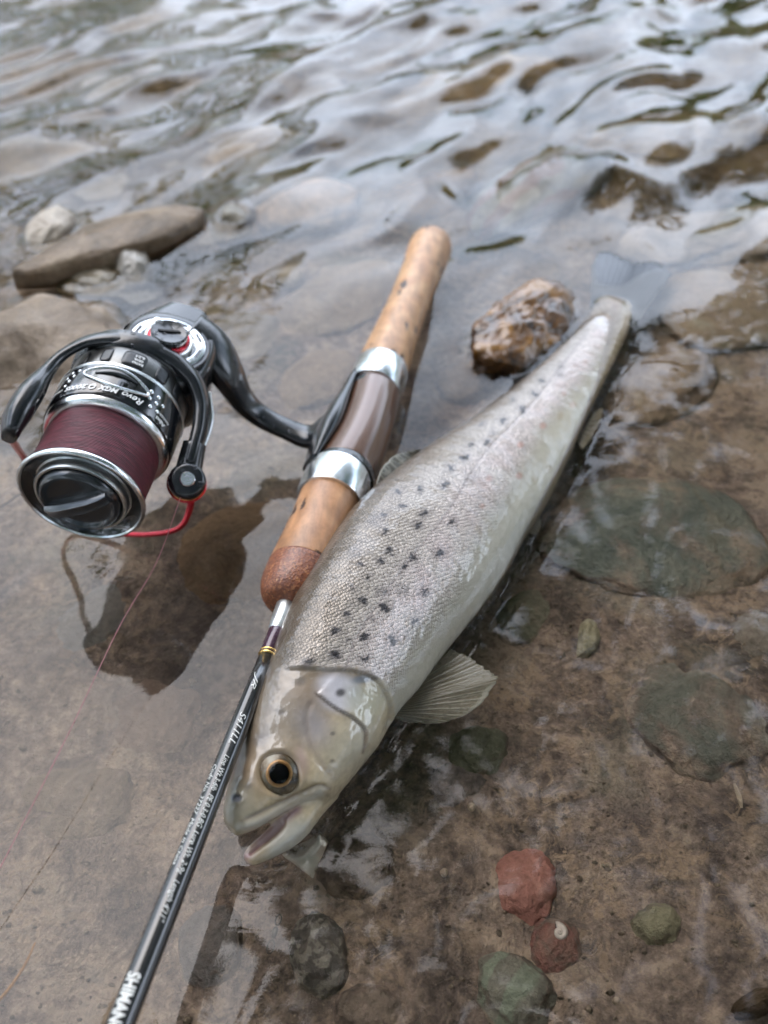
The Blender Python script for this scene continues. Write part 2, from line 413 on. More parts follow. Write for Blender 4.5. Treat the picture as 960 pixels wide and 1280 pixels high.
stone('stone', 'dark olive stone breaking the surface right of the long slab', 'stone', 288, 276, 28, 17, 18, .006, .03, M_OLIVE, G1, 6, facets=5)
stone('stone', 'brown stone half sunk right below the small round stone', 'stone', 120, 352, 52, 20, 5, .003, .03, M_OLIVE, G1, 8)
stone('stone', 'blunt tan stone with its top just under the ripples left of the cork butt', 'stone', 385, 252, 66, 34, 10, -.003, .04, SM('tan_block', (.16, .125, .095), (.24, .185, .14), (.29, .23, .18), silt=.25, scale=30, rough=.6), G1, 7, facets=5)

# wet amber-brown rock beside the tail
def amber_rock():
    t = NT('amber_rock'); v = t.coord(); n1 = t.noise(v, 42, 6, .6, .8)
    col = t.ramp(n1, [(.36, (.020, .008, .002, 1)), (.48, (.12, .048, .006, 1)), (.60, (.24, .112, .020, 1)), (.76, (.32, .19, .07, 1))])
    fine = t.noise(v, 420, 4, .7)
    col = t.mix(.5, col, t.mix(1., col, t.ramp(fine, [(.25, .45), (.75, 1.5)]), 'MULTIPLY'))
    mat = t.pbr(col, .35, 0, t.bump(t.math('ADD', n1, t.math('MULTIPLY', fine, .15)), .0022, 1.), Coat_Weight=.45, Coat_Roughness=.05)
    zc = .000; cc = P(650, 410, zc); r = math.radians(36)
    X = P(650+92*math.cos(r), 410-92*math.sin(r), zc)-cc; Y = P(650+46*math.sin(r), 410+46*math.cos(r), zc)-cc
    B, T = ico(6); rs = np.random.default_rng(5); d = B[:, :1]*X+B[:, 1:2]*Y+B[:, 2:3]*np.array([0, 0, .0165])
    for i in range(12):
        n = nrm(rs.normal(size=3)*[1, 1, .9]); sup = (d@n).max(); k = sup*rs.uniform(.70, .90); pr = d@n
        f = np.where(pr > 1e-6, np.minimum(1, k/np.maximum(pr, 1e-6)), 1); d = d*(f+.10*(1-f))[:, None] if False else d*(np.where(f < 1, f+.12*(1-f), 1))[:, None]
    u_ = d/np.linalg.norm(d, axis=1)[:, None]
    d = d+u_*(.0030*fbm(d*55+3, 3)+.0011*fbm(d*190+9, 3, .5)-.0016*np.exp(-((d[:, 1]*.8-d[:, 0]*.5-.002+.0015*np.sin(d[:, 0]*260))/.0013)**2)*(d[:, 2] > 0))[:, None]
    V = cc+d; V[:, 2] -= .0050
    tag(mk('rock', V, T, mat, None, origin=cc), 'wet amber-brown craggy rock breaking the surface beside the fish tail', 'rock', G1)
amber_rock()

# stone humped under the current, upper right
stone('boulder', 'pale greenish stone under a glassy hump of running water, upper right', 'stone', 672, 226, 88, 42, 28, -.001, .05, SM('humped_stone', (.14, .14, .115), (.24, .23, .19), (.30, .27, .22), silt=.12, scale=26, rough=.5, band=((.24, .14, .11), 14)), G1, 31, rough=.14)
stone('stone', 'brown stone left of the glassy hump of running water', 'stone', 545, 238, 70, 34, 20, -.010, .04, SM('hump_side', (.08, .05, .018), (.16, .10, .04), (.2, .14, .07), silt=.1, scale=30), G1, 32, facets=4)
stone('stone', 'wide flat beige stone under the water right of the tail fin tip', 'stone', 880, 288, 108, 40, 4, -.006, .03, SM('beige_flat', (.17, .145, .125), (.235, .20, .17), (.27, .24, .21), silt=.3, scale=22), G1, 33)
stone('stone', 'flat tan stone with a bluish pale patch right of the tail', 'stone', 900, 382, 92, 50, -6, -.006, .03, SM('blue_patch', (.16, .125, .10), (.20, .165, .13), (.25, .26, .235), silt=.25, scale=14), G1, 34)
stone('stone', 'rounded tan cobble under water close to the narrow tail of the fish', 'stone', 826, 480, 74, 44, 22, -.007, .03, SM('tan_cobble', (.14, .11, .095), (.215, .17, .13), (.26, .235, .2), silt=.3, scale=22), G1, 35)
stone('stone', 'largest flat stone, blue-green with a tan silt patch, right of the belly', 'stone', 815, 668, 150, 84, -8, -.0105, .030, SM('bluegreen', (.062, .076, .074), (.098, .112, .104), (.125, .132, .118), silt=.44, scale=45, veins=((.20, .20, .17), 9)), G1, 36, flat=.6)
stone('stone', 'grey-green stone crossed by white quartz veins at the right edge', 'stone', 878, 898, 112, 76, -30, -.013, .030, SM('veined', (.075, .083, .076), (.11, .116, .105), (.13, .125, .11), silt=.52, scale=34, veins=((.40, .39, .36), 11)), G1, 37, flat=.6)
stone('stone', 'salmon-red stone lying alone on the bed at lower right', 'stone', 652, 1106, 50, 56, 10, -.0180, .024, SM('redstone', (.165, .080, .070), (.22, .108, .094), (.25, .145, .122), silt=.36, scale=45, bump=.003, settle=False), G1, 38, rough=.15)
stone('stone', 'purplish red stone tucked under the salmon-red one', 'stone', 690, 1185, 40, 44, 40, -.019, .02, SM('plumstone', (.10, .05, .046), (.15, .075, .065), silt=.45, scale=45), G1, 39)
stone('stone', 'black and white speckled stone below the jaw of the fish', 'stone', 399, 1190, 37, 56, 8, -.015, .022, SM('speckled', (.055, .052, .053), (.085, .08, .078), silt=.16, scale=40, speck=((.30, .29, .27), 290), bump=.003), G1, 40, rough=.16)
stone('stone', 'round brown stone just under the lower jaw', 'stone', 446, 1080, 52, 45, 0, -.014, .022, SM('brownround', (.085, .07, .06), (.12, .10, .085), silt=.5, scale=40), G1, 41)
stone('pebble', 'round olive-green pebble at lower right', 'stone', 822, 1154, 33, 30, 0, -.017, .02, SM('olivepeb', (.12, .12, .085), (.165, .16, .115), silt=.2, scale=45), G1, 42)
stone('stone', 'grey stone with pale mint-green bands at the bottom edge', 'stone', 640, 1238, 62, 48, -35, -.014, .024, SM('minty', (.09, .09, .08), (.13, .13, .115), silt=.28, scale=40, band=((.27, .33, .27), 34)), G1, 43, facets=6)
stone('pebble', 'small whitish-yellow chip between belly and veined stone', 'stone', 735, 797, 17, 27, -20, -.016, .012, SM('chip', (.24, .23, .15), (.36, .34, .25), (.42, .41, .34), silt=.12, scale=90), G1, 44, facets=6)
stone('stone', 'grey rounded stone cut by the right edge above the veined one', 'stone', 938, 800, 44, 44, 0, -.015, .022, SM('greyr', (.11, .10, .09), (.155, .14, .125), silt=.4, scale=40), G1, 45)
stone('stone', 'dark mossy green stone right of the pectoral fin tip', 'stone', 598, 938, 46, 36, 10, -.018, .02, SM('mossy', (.058, .064, .046), (.085, .092, .07), silt=.3, scale=40), G1, 46)
stone('stone', 'slate-purple flat stone below the pectoral fin', 'stone', 560, 985, 60, 40, 20, -.0195, .02, SM('slate', (.055, .05, .055), (.085, .077, .08), silt=.45, scale=40), G1, 47)
stone('stone', 'dull green silty stone between belly and the small whitish chip', 'stone', 655, 770, 44, 38, 30, -.0185, .02, SM('dullgreen', (.075, .08, .062), (.11, .112, .088), silt=.45, scale=40), G1, 48)
stone('pebble', 'dark brown wet pebble at the bottom right corner', 'stone', 948, 1252, 30, 17, 20, -.010, .02, SM('cornerp', (.05, .035, .022), (.085, .06, .04), silt=.1, scale=50), G1, 49)
stone('stone', 'broad silty brown stone under the pale line at lower left', 'stone', 92, 1000, 88, 66, 20, -.0165, .024, SM('broadsilt', (.105, .085, .07), (.14, .115, .09), silt=.5, scale=30), G1, 50)
stone('stone', 'grey-green stone half buried in silt at the lower left edge', 'stone', 30, 1120, 62, 60, 0, -.0185, .022, SM('buriedgreen', (.075, .078, .062), (.105, .102, .082), silt=.5, scale=30), G1, 51)
stone('stone', 'dark slate stone beneath the rod blank near the bottom', 'stone', 262, 1180, 44, 60, -15, -.0185, .02, SM('bluish', (.07, .068, .072), (.10, .095, .098), silt=.4, scale=40), G1, 52)
stone('stone', 'round dim stone at the bottom edge right of the rod reflection', 'stone', 462, 1262, 48, 40, 0, -.0165, .02, SM('dimround', (.095, .08, .07), (.13, .11, .095), silt=.5, scale=40), G1, 53)
stone('stone', 'pinkish-brown stone under the milky water left of the rod', 'stone', 190, 900, 70, 60, 30, -.019, .02, SM('pinkish', (.11, .085, .075), (.15, .115, .10), silt=.4, scale=30), G1, 54)
stone('stone', 'blue-grey stone under the milky water left of the reel reflection', 'stone', 110, 775, 76, 46, 30, -.016, .024, SM('bluegrey', (.085, .085, .088), (.13, .125, .122), silt=.35, scale=30), G1, 55)
stone('stone', 'mauve-brown stone beneath the reel foot reflection', 'stone', 300, 690, 88, 70, 30, -.017, .024, SM('mauve', (.10, .07, .05), (.15, .105, .07), silt=.3, scale=40), G1, 56)
stone('stone', 'wide brown stone left of the cork butt, second from the silver ring', 'stone', 425, 372, 84, 44, 22, -.010, .03, SM('widebrown', (.13, .105, .085), (.19, .155, .125), (.23, .2, .165), silt=.25, scale=24), G1, 57, facets=3)
stone('pebble', 'small whitish pebble under water between reel and cork butt', 'stone', 362, 345, 17, 12, 0, -.008, .014, M_PALE, G1, 58)
stone('stone', 'brown stone beside the silver ring behind the reel stem', 'stone', 400, 470, 54, 34, 25, -.011, .026, SM('stembrown', (.14, .105, .08), (.20, .155, .115), silt=.25, scale=24), G1, 59)
stone('stone', 'grey-tan stone above the reel stem near the boulder', 'stone', 300, 425, 62, 40, 18, -.012, .026, SM('greytan', (.12, .105, .095), (.17, .15, .13), silt=.3, scale=24), G1, 60)
stone('stone', 'dusky stone under the brown fillet of water left of the amber rock', 'stone', 590, 470, 46, 28, 20, -.012, .024, SM('dusky', (.11, .085, .07), (.15, .12, .095), silt=.4, scale=24), G1, 61)

M_FAR = SM('far_brown', (.09, .065, .035), (.15, .11, .065), (.2, .16, .10), silt=.15, scale=20)
stone('stone', 'broad brown stone far out under the running water at top centre', 'stone', 600, 100, 120, 30, 10, -.010, .05, M_FAR, G1, 71, facets=3)
stone('stone', 'brown stone under the ripples straight above the dark olive stone', 'stone', 300, 190, 90, 32, 14, -.009, .045, M_FAR, G1, 72, facets=3)
stone('stone', 'long brown stone under the ripples near the top right corner', 'stone', 850, 165, 120, 30, 6, -.010, .045, M_FAR, G1, 73, facets=3)

# loose grit, far too many to count
def grit():
    B, T = ico(1); V = []; Fs = []; n = 0
    for i in range(900):
        u, v = random.uniform(-20, 980), random.uniform(420, 1300)
        c = P(u, v, -.022); z = float(bed_z(np.array([c[0]]), np.array([c[1]]))[0]); s = random.uniform(.0003, .0009)*(1.8 if random.random() < .06 else 1)
        q = B*(1+.35*np.random.default_rng(i).normal(size=(len(B), 1)))*[s, s*random.uniform(.6, 1), s*.6]
        V.append(q+[c[0], c[1], z+s*.3]); Fs.append(T+n); n += len(B)
    tag(mk('grit', np.vstack(V), np.vstack(Fs), SM('grit', (.12, .10, .085), (.20, .165, .135), (.36, .31, .25), silt=0, scale=260)), 'fine loose grit strewn over the silty riverbed', 'grit', kind='stuff')
grit()
def snail():
    t_ = empty('snail_shell', P(699, 1166, -.016), 'tiny white snail shell below the salmon-red stone', 'shell')
    c = P(699, 1166, -.0135); M = simple('shell_white', (.62, .58, .56, 1), .3, 0, .0003, 900)
    pts = []; rad = []
    for i in range(40):
        a = i/39*4.6*math.pi; r = .0019*math.exp(-.16*(4.6*math.pi-a)); h = .0016*(1-a/(4.6*math.pi))
        pts.append(c+np.array([r*math.cos(a), r*math.sin(a), h])); rad.append(.00016+r*.55)
    V, Fc = tube(pts, rad, 10, interp=False); mk('whorl', V, Fc, M, t_)
    V, Fc = lathe(pts[-1], pts[-1]-pts[-2], [(0, .0006), (.0002, .0006)], 12); mk('aperture', V, Fc, simple('shell_dark', (.05, .03, .025, 1), .5), t_)
snail()
def strand(name, label, cat, pts, r, mat, group=None):
    V, Fc = tube(pts, r, 8, 40); o = mk(name, V, Fc, mat, None, origin=np.array(pts[0])); tag(o, label, cat, group); return o
M_STRAW = simple('straw', (.40, .21, .07, 1), .5, 0, .0003, 900)
strand('grass_stem', 'orange-brown curved grass stem drifting at the lower left edge', 'stem', [P(-14, 1262, -.004), P(8, 1240, -.003), P(30, 1208, -.002), P(44, 1178, -.002)], [.0005, .0005, .0004, .0002], M_STRAW)
strand('twig', 'thin dark twig under water left of the spool', 'twig', [P(-10, 640, -.010), P(10, 628, -.011), P(26, 617, -.012)], .0007, simple('twig_bark', (.07, .045, .03, 1), .7))
strand('quartz_sliver', 'thin white sliver lying on the bed at the right edge', 'sliver', [P(918, 980, -.0165), P(924, 996, -.016), P(927, 1010, -.0165)], [.0005, .0008, .0004], M_PALE)
for (u, v), lab in {(590, 1008): 'white grain of quartz on the bed left of the salmon-red stone', (555, 1090): 'pale pebble speck below the round brown stone', (770, 1250): 'pale grain near the bottom edge right of the mint-banded stone'}.items():
    stone('quartz_grain', lab, 'pebble', u, v, 5, 5, 0, -.016, .003, M_PALE, 'pale grains on the bed', int(u), sub=3)

# ------------------------------------------------------------------ fishing rod
RA, RB = P(539, 308, .006), P(163, 1249, .026); E1 = nrm(RB-RA)
def rod_t(v):
    k = (640-v)/F; x = RA-CAM
    return (k*(FW@x)-UP@x)/(UP@E1-k*(FW@E1))
def rod_pt(v): return RA+E1*rod_t(v)
def rod_r(v, hw): return hw/F*((rod_pt(v)-CAM)@FW)
SIDE = nrm(np.cross(E1, [0, 0, 1])); RUP = np.cross(SIDE, E1); SIDE = SIDE if SIDE[0] > 0 else -SIDE   # to the fish; up
def rod_lathe(prof, n=64, off=None, cap=(True, True)):
    return lathe(RA, E1, [(rod_t(v), rod_r(v, hw)) for v, hw in prof], n, (0, 0, 1), cap, off)
def fine(prof, n):
    return [tuple(x) for x in catm(prof, n)]
ROD = empty('fishing_rod', rod_pt(612), 'black fishing rod with cork grips lying along the trout', 'fishing rod')
def cork_material(name, a, b, c, pits=True, dark=(.06, .03, .018)):
    t = NT(name); v = t.coord(); ax = t.coord(rot=(0, 0, 0))
    n1 = t.noise(v, 90, 6, .6); col = t.ramp(n1, [(.3, c4(a)), (.5, c4(b)), (.7, c4(c))])
    # growth layers run along the grip
    st = t.noise(t.coord(rot=(0, 0, -.21), scale=(1., .25, 1)), 330, 3, .6); col = t.mix(.8, col, t.mix(1., col, t.ramp(st, [(.3, .62), (.7, 1.18)]), 'MULTIPLY'))
    h = n1
    if pits:
        vv = t.coord(rot=(0, 0, -.21), scale=(1, .26, 1)); pm = t.vor(vv, 165); gate = t.noise(v, 85, 2, .5)
        d = t.math('ADD', t.math('MULTIPLY', pm, 1.), t.math('MULTIPLY', t.noise(v, 700, 3), .22))
        pit = t.math('MULTIPLY', t.ramp(d, [(.36, 1.), (.42, 0.)]), t.ramp(gate, [(.50, 0.), (.53, 1.)]))
        col = t.mix(pit, col, c4(dark)); h = t.math('SUBTRACT', t.math('MULTIPLY', n1, .3), pit)
    return t.pbr(col, .48, 0, t.bump(h, .0008, .8), Coat_Weight=.25, Coat_Roughness=.25)
M_CORK = cork_material('cork', (.37, .175, .075), (.50, .265, .12), (.58, .345, .175))
M_CORK2 = cork_material('cork_fore', (.30, .14, .062), (.45, .22, .098), (.55, .30, .15))
t = NT('rubberised_cork'); v = t.coord()
col = t.ramp(t.vor(v, 1500, out='Color'), [(.2, (.14, .042, .018, 1)), (.7, (.25, .080, .032, 1)), (.9, (.36, .15, .058, 1)), (.97, (.50, .27, .12, 1))])
M_BURG = t.pbr(col, .45, 0, t.bump(t.vor(v, 1500), .0003, .6), Coat_Weight=.3, Coat_Roughness=.2)
M_SILVER = simple('brushed_silver', (.80, .82, .83, 1), .22, 1., .00003, 700, var=.05)
M_SILVERB = simple('satin_silver', (.70, .72, .72, 1), .33, 1., .00003, 900, var=.06)
M_BROWN = simple('bronze_seat', (.115, .055, .030, 1), .28, .2, 0, 300, coat=.6, var=.06)
M_BLACK = simple('satin_black', (.009, .010, .012, 1), .24, 0, .00005, 900, coat=.4, var=.2)
M_GLOSS = simple('gloss_black', (.010, .011, .013, 1), .12, 0, 0, 300, coat=.8, var=.2)
t = NT('carbon_blank'); v = t.coord(rot=(0, 0, -.21))
wv = t.n('TexWave', wave_type='BANDS', bands_direction='Y'); t.set(wv.inputs['Vector'], v); wv.inputs['Scale'].default_value = 260; wv.inputs['Distortion'].default_value = 1.2
col = t.mix(wv.outputs['Fac'], (.012, .012, .012, 1), (.022, .021, .021, 1)); M_CARB = t.pbr(col, .2, 0, None, Coat_Weight=.8, Coat_Roughness=.08)
M_WRAP = simple('plum_thread', (.045, .012, .028, 1), .25, .2, .00008, 1500, coat=.7)
M_GOLD = simple('gold_band', (.75, .48, .16, 1), .25, 1.)

V, Fc = rod_lathe(fine([(301.5, 4), (302, 14), (304, 22), (309, 26.2), (318, 27), (345, 25.2), (375, 25), (400, 26.5), (430, 29), (452, 31.5), (465, 32.5)], 60)); mk('butt_grip', V, Fc, M_CORK, ROD)
V, Fc = rod_lathe([(463, 30), (463.5, 33.5), (465, 34.5), (488, 35), (491, 34.2), (491.5, 31)]); mk('rear_ring', V, Fc, M_SILVER, ROD, autosmooth=35)
V, Fc = rod_lathe([(491, 29), (493.2, 31.5), (499, 31.5), (500, 30)]); mk('rear_hood', V, Fc, M_BLACK, ROD, autosmooth=35)
swell = lambda q: SIDE*.0016*math.sin(max(0, min(1, (q-rod_t(492))/(rod_t(598)-rod_t(492))))*math.pi)+SIDE*.0008
V, Fc = rod_lathe(fine([(492, 32), (505, 33), (525, 34), (550, 36), (575, 38.5), (592, 40)], 30), off=swell); mk('reel_seat', V, Fc, M_BROWN, ROD)
V, Fc = rod_lathe([(590, 37), (590.5, 40), (593, 41), (598, 41.5), (599, 38)], off=lambda q: SIDE*.0010); mk('fore_hood', V, Fc, M_BLACK, ROD, autosmooth=35)
V, Fc = rod_lathe([(597, 37), (597.5, 42.5), (599, 43.2), (626, 42.6), (628, 42), (628.5, 37)]); mk('fore_ring', V, Fc, M_SILVER, ROD, autosmooth=35)
V, Fc = rod_lathe(fine([(627, 38.5), (640, 38), (655, 38.2), (673, 39.2), (700, 41.5), (714, 42.6)], 40)); mk('fore_grip', V, Fc, M_CORK2, ROD)
V, Fc = rod_lathe(fine([(713.6, 42.9), (724, 43.4), (735, 43.2), (744, 41), (751, 36.5), (756, 29), (759, 14)], 30)); mk('grip_end', V, Fc, M_BURG, ROD)
V, Fc = rod_lathe([(752, 13.6), (759, 14.4), (770, 13.8), (781, 13.2), (786, 12.6), (789, 11)]); mk('winding_check', V, Fc, M_SILVERB, ROD, autosmooth=35)
V, Fc = rod_lathe([(787, 10.4), (789, 11.0), (795, 11.1), (817, 11.3), (819, 10.8)]); mk('thread_wrap', V, Fc, M_WRAP, ROD)
V, Fc = rod_lathe([(815, 11.2), (815.4, 11.7), (817, 11.7), (817.4, 11.2)], 48); mk('gold_band', V, Fc, M_GOLD, ROD)
V, Fc = rod_lathe([(818.8, 11.2), (819.2, 11.7), (821, 11.7), (821.4, 11.2)], 48); mk('gold_band', V, Fc, M_GOLD, ROD)
tb = rod_t(1249)
Rb = [(rod_t(v), rod_r(v, h)) for v, h in [(816, 10.6), (860, 11.4), (897, 12.2), (1000, 13.7), (1092, 15.2), (1180, 16.6), (1249, 17.6)]]
Rb += [(tb+.10, Rb[-1][1]*.96), (tb+.25, Rb[-1][1]*.9)]
V, Fc = lathe(RA, E1, Rb, 64); mk('blank', V, Fc, M_CARB, ROD)
def blank_r(q): return float(np.interp(q, [a for a, b in Rb], [b for a, b in Rb]))

M_INK = simple('white_print', (.62, .62, .58, 1), .45)
def glyphs(txt, size, shear=0.0, space=1.0, bold=0.0):
    cu = bpy.data.curves.new('lettering', 'FONT'); cu.body = txt; cu.size = size; cu.shear = shear; cu.space_character = space; cu.offset = bold
    cu.resolution_u = 3
    o = bpy.data.objects.new('lettering', cu); COL.objects.link(o); bpy.context.view_layer.update()
    me = o.evaluated_get(bpy.context.evaluated_depsgraph_get()).to_mesh()
    V = np.array([v.co[:] for v in me.vertices]); Fc = [tuple(p.vertices) for p in me.polygons]
    import bmesh
    b = bmesh.new()
    for v in V: b.verts.new(v)
    b.verts.ensure_lookup_table()
    for f in Fc:
        try: b.faces.new([b.verts[i] for i in f])
        except ValueError: pass
    bpy.data.objects.remove(o); bpy.data.curves.remove(cu)
    bmesh.ops.triangulate(b, faces=b.faces[:])
    for _ in range(4):
        e = [x for x in b.edges if x.calc_length() > size*.16]
        if not e: break
        bmesh.ops.subdivide_edges(b, edges=e, cuts=1); bmesh.ops.triangulate(b, faces=[f for f in b.faces if len(f.verts) > 3])
    b.verts.index_update(); V = np.array([v.co[:] for v in b.verts]); Fc = [tuple(v.index for v in f.verts) for f in b.faces]; b.free()
    # split long edges a little so that the print can follow a curve
    V -= [V[:, 0].min(), 0, 0]
    return V, Fc
def print_on_rod(txt, v0, v1, off_deg, size, shear=.3, bold=0., name='lettering', squeeze=None):
    """reads towards the tip, letter tops towards the fish"""
    V, Fc = glyphs(txt, size, shear, 1., bold); q0, q1 = rod_t(v0), rod_t(v1)
    sx = (q1-q0)/V[:, 0].max() if v1 else 1
    a0 = math.radians(off_deg); out = []
    for x, y, _ in V:
        q = q0+x*sx; r = blank_r(q)+.00012; th = a0+(y-size*.35)/r     # angle from up towards the fish side
        out.append(RA+E1*q+r*(math.cos(th)*RUP+math.sin(th)*SIDE))
    mk(name, out, Fc, M_INK, ROD, smooth=False)
print_on_rod('S411LL', 897, 936, 14, .0027, .35)
print_on_rod('Line Wt.3-6lb  PE 0.3-0.8G  Lure Wt. 2-9g   Length 4\u20321\u20331\u2033'.replace('\u20321\u20331\u2033', "'11\""), 950, 1158, 16, .0020, .35)
print_on_rod('Code No. 37227  Made in China', 963, 1088, -30, .0019, .35)
print_on_rod('SHIMANO', 1222, 1300, -6, .0044, 0, .00012)
print_on_rod('JR', 847, 868, 6, .0022, .6)

# ------------------------------------------------------------------ spinning reel
SA = nrm([-0.10438521, -0.99315894, -0.05233596]); SO = D(102, 620, .27)
SW = np.array([.3, 0, 1.]); SW = nrm(SW-SA*(SW@SA)); SK = np.cross(SA, SW)
def cyl(q, r, ph): return SO-SA*q+r*(math.cos(math.radians(ph))*SW+math.sin(math.radians(ph))*SK)   # ph 0 = up, 90 = away from the rod
def rl(prof, n=96, cap=(True, True)): return lathe(SO, -SA, prof, n, SW, cap)
mm = .001
REEL = empty('fishing_reel', SO-SA*.05, 'black spinning reel with maroon line and red bail wire mounted on the rod', 'fishing reel')
M_GUN = simple('gunmetal', (.16, .16, .155, 1), .30, .9, .00002, 600, var=.08)
M_RED = simple('anodised_red', (.55, .012, .030, 1), .25, .75, 0, 300, coat=.6, var=.05)
M_KNOB = simple('knob_grey', (.045, .048, .052, 1), .22, .55, 0, 500, coat=.7, var=.1)
M_DKW = simple('window_dark', (.02, .021, .023, 1), .35, .2, .0001, 1500, coat=.2, var=.5)
t = NT('braided_line'); v = t.coord()
wv = t.n('TexWave', wave_type='BANDS', bands_direction='Y'); t.set(wv.inputs['Vector'], v); wv.inputs['Scale'].default_value = 520; wv.inputs['Distortion'].default_value = 2.2; wv.inputs['Detail'].default_value = 3; wv.inputs['Detail Scale'].default_value = .6
nn = t.noise(t.coord(scale=(1, 9, 1)), 130, 4, .6)
col = t.ramp(nn, [(.3, (.055, .004, .010, 1)), (.5, (.125, .010, .022, 1)), (.7, (.24, .040, .060, 1))])
col = t.mix(wv.outputs['Fac'], col, t.mix(.55, col, (.03, .004, .008, 1)))
M_LINE = t.pbr(col, .42, 0, t.bump(t.math('ADD', wv.outputs['Fac'], nn), .0004, .8), Specular_IOR_Level=.6)

spool = None
V, Fc = rl(fine([(.0008, .0192), (.004, .0190), (.010, .0188), (.016, .0190), (.021, .0188), (.0232, .0180)], 40), 128, (False, False)); spool = mk('spool_line', V, Fc, M_LINE, REEL)
# front lip: silver rim, black cone inside
V, Fc = rl([(.0022, .0178), (.0018, .0198), (.0008, .02055), (-.0002, .0206), (-.0008, .0202), (-.0009, .0196), (-.0004, .0192)], 128, (True, False)); mk('spool_lip', V, Fc, M_SILVER, REEL, autosmooth=50)
V, Fc = rl([(-.0004, .01935), (.0006, .0185), (.0018, .0165), (.0024, .0150), (.0022, .0146), (.0022, .001)], 96, (False, True)); mk('spool_face', V, Fc, M_GLOSS, REEL, autosmooth=40)
# drag knob
V, Fc = rl([(.0024, .0150), (-.0008, .0150), (-.0014, .0146), (-.0014, .0139), (-.0006, .0134), (.0012, .0133)], 96, (False, False)); mk('knob_ring', V, Fc, M_SILVERB, REEL, autosmooth=40)
V, Fc = rl([(.0014, .0132), (-.0012, .0132), (-.0030, .0126), (-.0036, .0118), (-.0034, .0112), (-.0026, .0106), (-.0022, .0098), (-.0026, .006), (-.0027, .0005)], 96, (False, True)); knob = mk('drag_knob', V, Fc, M_KNOB, REEL, autosmooth=45)
bd = nrm(cyl(0, 1, -52)-cyl(0, 0, 0)); bn = np.cross(SA, bd)
m = MB()
prof = []
for s in np.linspace(-1, 1, 17):
    w = .0030-.0007*abs(s)**2; hgt = .0030+.0022*(1-abs(s)**3); c = SO+SA*.0018+bd*s*.0121
    prof.append([c-bn*w, c-bn*w*.82+SA*hgt*.75, c-bn*w*.55+SA*hgt, c-bn*w*.15+SA*hgt*.93, c+bn*w*.15+SA*hgt*.93, c+bn*w*.55+SA*hgt, c+bn*w*.82+SA*hgt*.75, c+bn*w])
m.add(*loft(np.array(prof))); m.build('grip_bar', M_KNOB, knob, autosmooth=40)
# rear lip and skirt
V, Fc = rl([(.0226, .0182), (.0229, .0203), (.0236, .0210), (.0250, .0212), (.0254, .0208), (.0254, .018)], 128, (False, False)); mk('rear_lip', V, Fc, M_SILVER, REEL, autosmooth=40)
RSK = .0219
V, Fc = rl([(.0253, .0206), (.0257, RSK-.0003), (.0264, RSK), (.0395, RSK+.0002)], 128, (False, False)); skirt = mk('spool_skirt', V, Fc, M_GLOSS, REEL, autosmooth=40)
V, Fc = rl([(.0395, RSK+.00015), (.0397, RSK+.0004), (.0407, RSK+.0004), (.0409, RSK+.0001), (.0409, RSK-.0012), (.0395, RSK-.0012)], 128, (False, False)); mk('skirt_edge', V, Fc, M_SILVERB, skirt, autosmooth=40)
def on_cyl(q, ph, h=0.): return cyl(q, RSK+.0002+h, ph)
# oval port with a silver rim: pointed lens shape across the top of the skirt
def lens(k, dq=.0046, dp=31, q0=.0338, p0=1):
    out = []
    for a in np.linspace(0, 2*math.pi, 64, endpoint=False):
        x = math.cos(a); y = math.sin(a)*(1-.35*abs(x)**2)
        out.append((q0+dq*k*y-.0018*(x*.55), p0-dp*(1-(1-k)*.55)*x*(.9+.1*abs(x))))
    return out
L1, L2, L3 = lens(1.0), lens(.80), lens(.74)
V = [on_cyl(q, p, .0001) for q, p in L1]+[on_cyl(q, p, .0009) for q, p in lens(.95)]+[on_cyl(q, p, .0009) for q, p in lens(.86)]+[on_cyl(q, p, .0001) for q, p in L2]
Fc = [(r*64+j, r*64+(j+1) % 64, (r+1)*64+(j+1) % 64, (r+1)*64+j) for r in range(3) for j in range(64)]
mk('port_rim', V, Fc, M_SILVER, skirt)
rows = [[on_cyl(q, p, .0003) for q, p in lens(.80)]]+[[on_cyl(q, p, .0003) for q, p in lens(k)] for k in (.6, .4, .2, .02)]
V, Fc = loft(np.array(rows), (False, True)); mk('port', V, Fc, simple('port_black', (.004, .004, .005, 1), .08, 0, coat=1.), skirt)
V, Fc = tube([on_cyl(q, p, .0006) for q, p in [(.0345, 20), (.0352, 8), (.0352, -4), (.0345, -16)]], [.0002, .0007, .0007, .0002], 8); mk('port_bridge', V, Fc, M_KNOB, skirt)
for q, p in [(.0352, -30), (.0322, -30.5), (.0352, -38), (.0322, -38), (.0292, -34), (.0295, -42), (.0335, -45)]:
    V, Fc = lathe(on_cyl(q, p, -.0003), nrm(on_cyl(q, p)-cyl(q, 0, 0)), [(0, .0008), (.0005, .0008), (.0007, .0005), (.0007, .0001)], 16); mk('port_stud', V, Fc, M_SILVER, skirt)
for q, p in [(.0372, 38), (.0350, 42), (.0328, 45), (.0306, 47), (.0372, 46), (.0350, 50)]:
    V, Fc = lathe(on_cyl(q, p, -.0003), nrm(on_cyl(q, p)-cyl(q, 0, 0)), [(0, .0007), (.0005, .0007), (.0006, .0001)], 12); mk('port_stud', V, Fc, M_SILVER, skirt)
def print_on_reel(txt, p0, p1, q, size, shear=.2, bold=0., r=None, name='lettering', par=None):
    """runs with growing angle, letter tops towards the front lip"""
    V, Fc = glyphs(txt, size, shear, 1., bold); r = r or RSK+.00035; sx = 1 if p1 is None else math.radians(p1-p0)*r/V[:, 0].max()
    out = [cyl(q-y, r, p0+math.degrees(x*sx/r)) for x, y, _ in V]
    mk(name, out, Fc, M_INKS, par or skirt, smooth=False)
M_INKS = simple('silver_print', (.78, .78, .76, 1), .4)
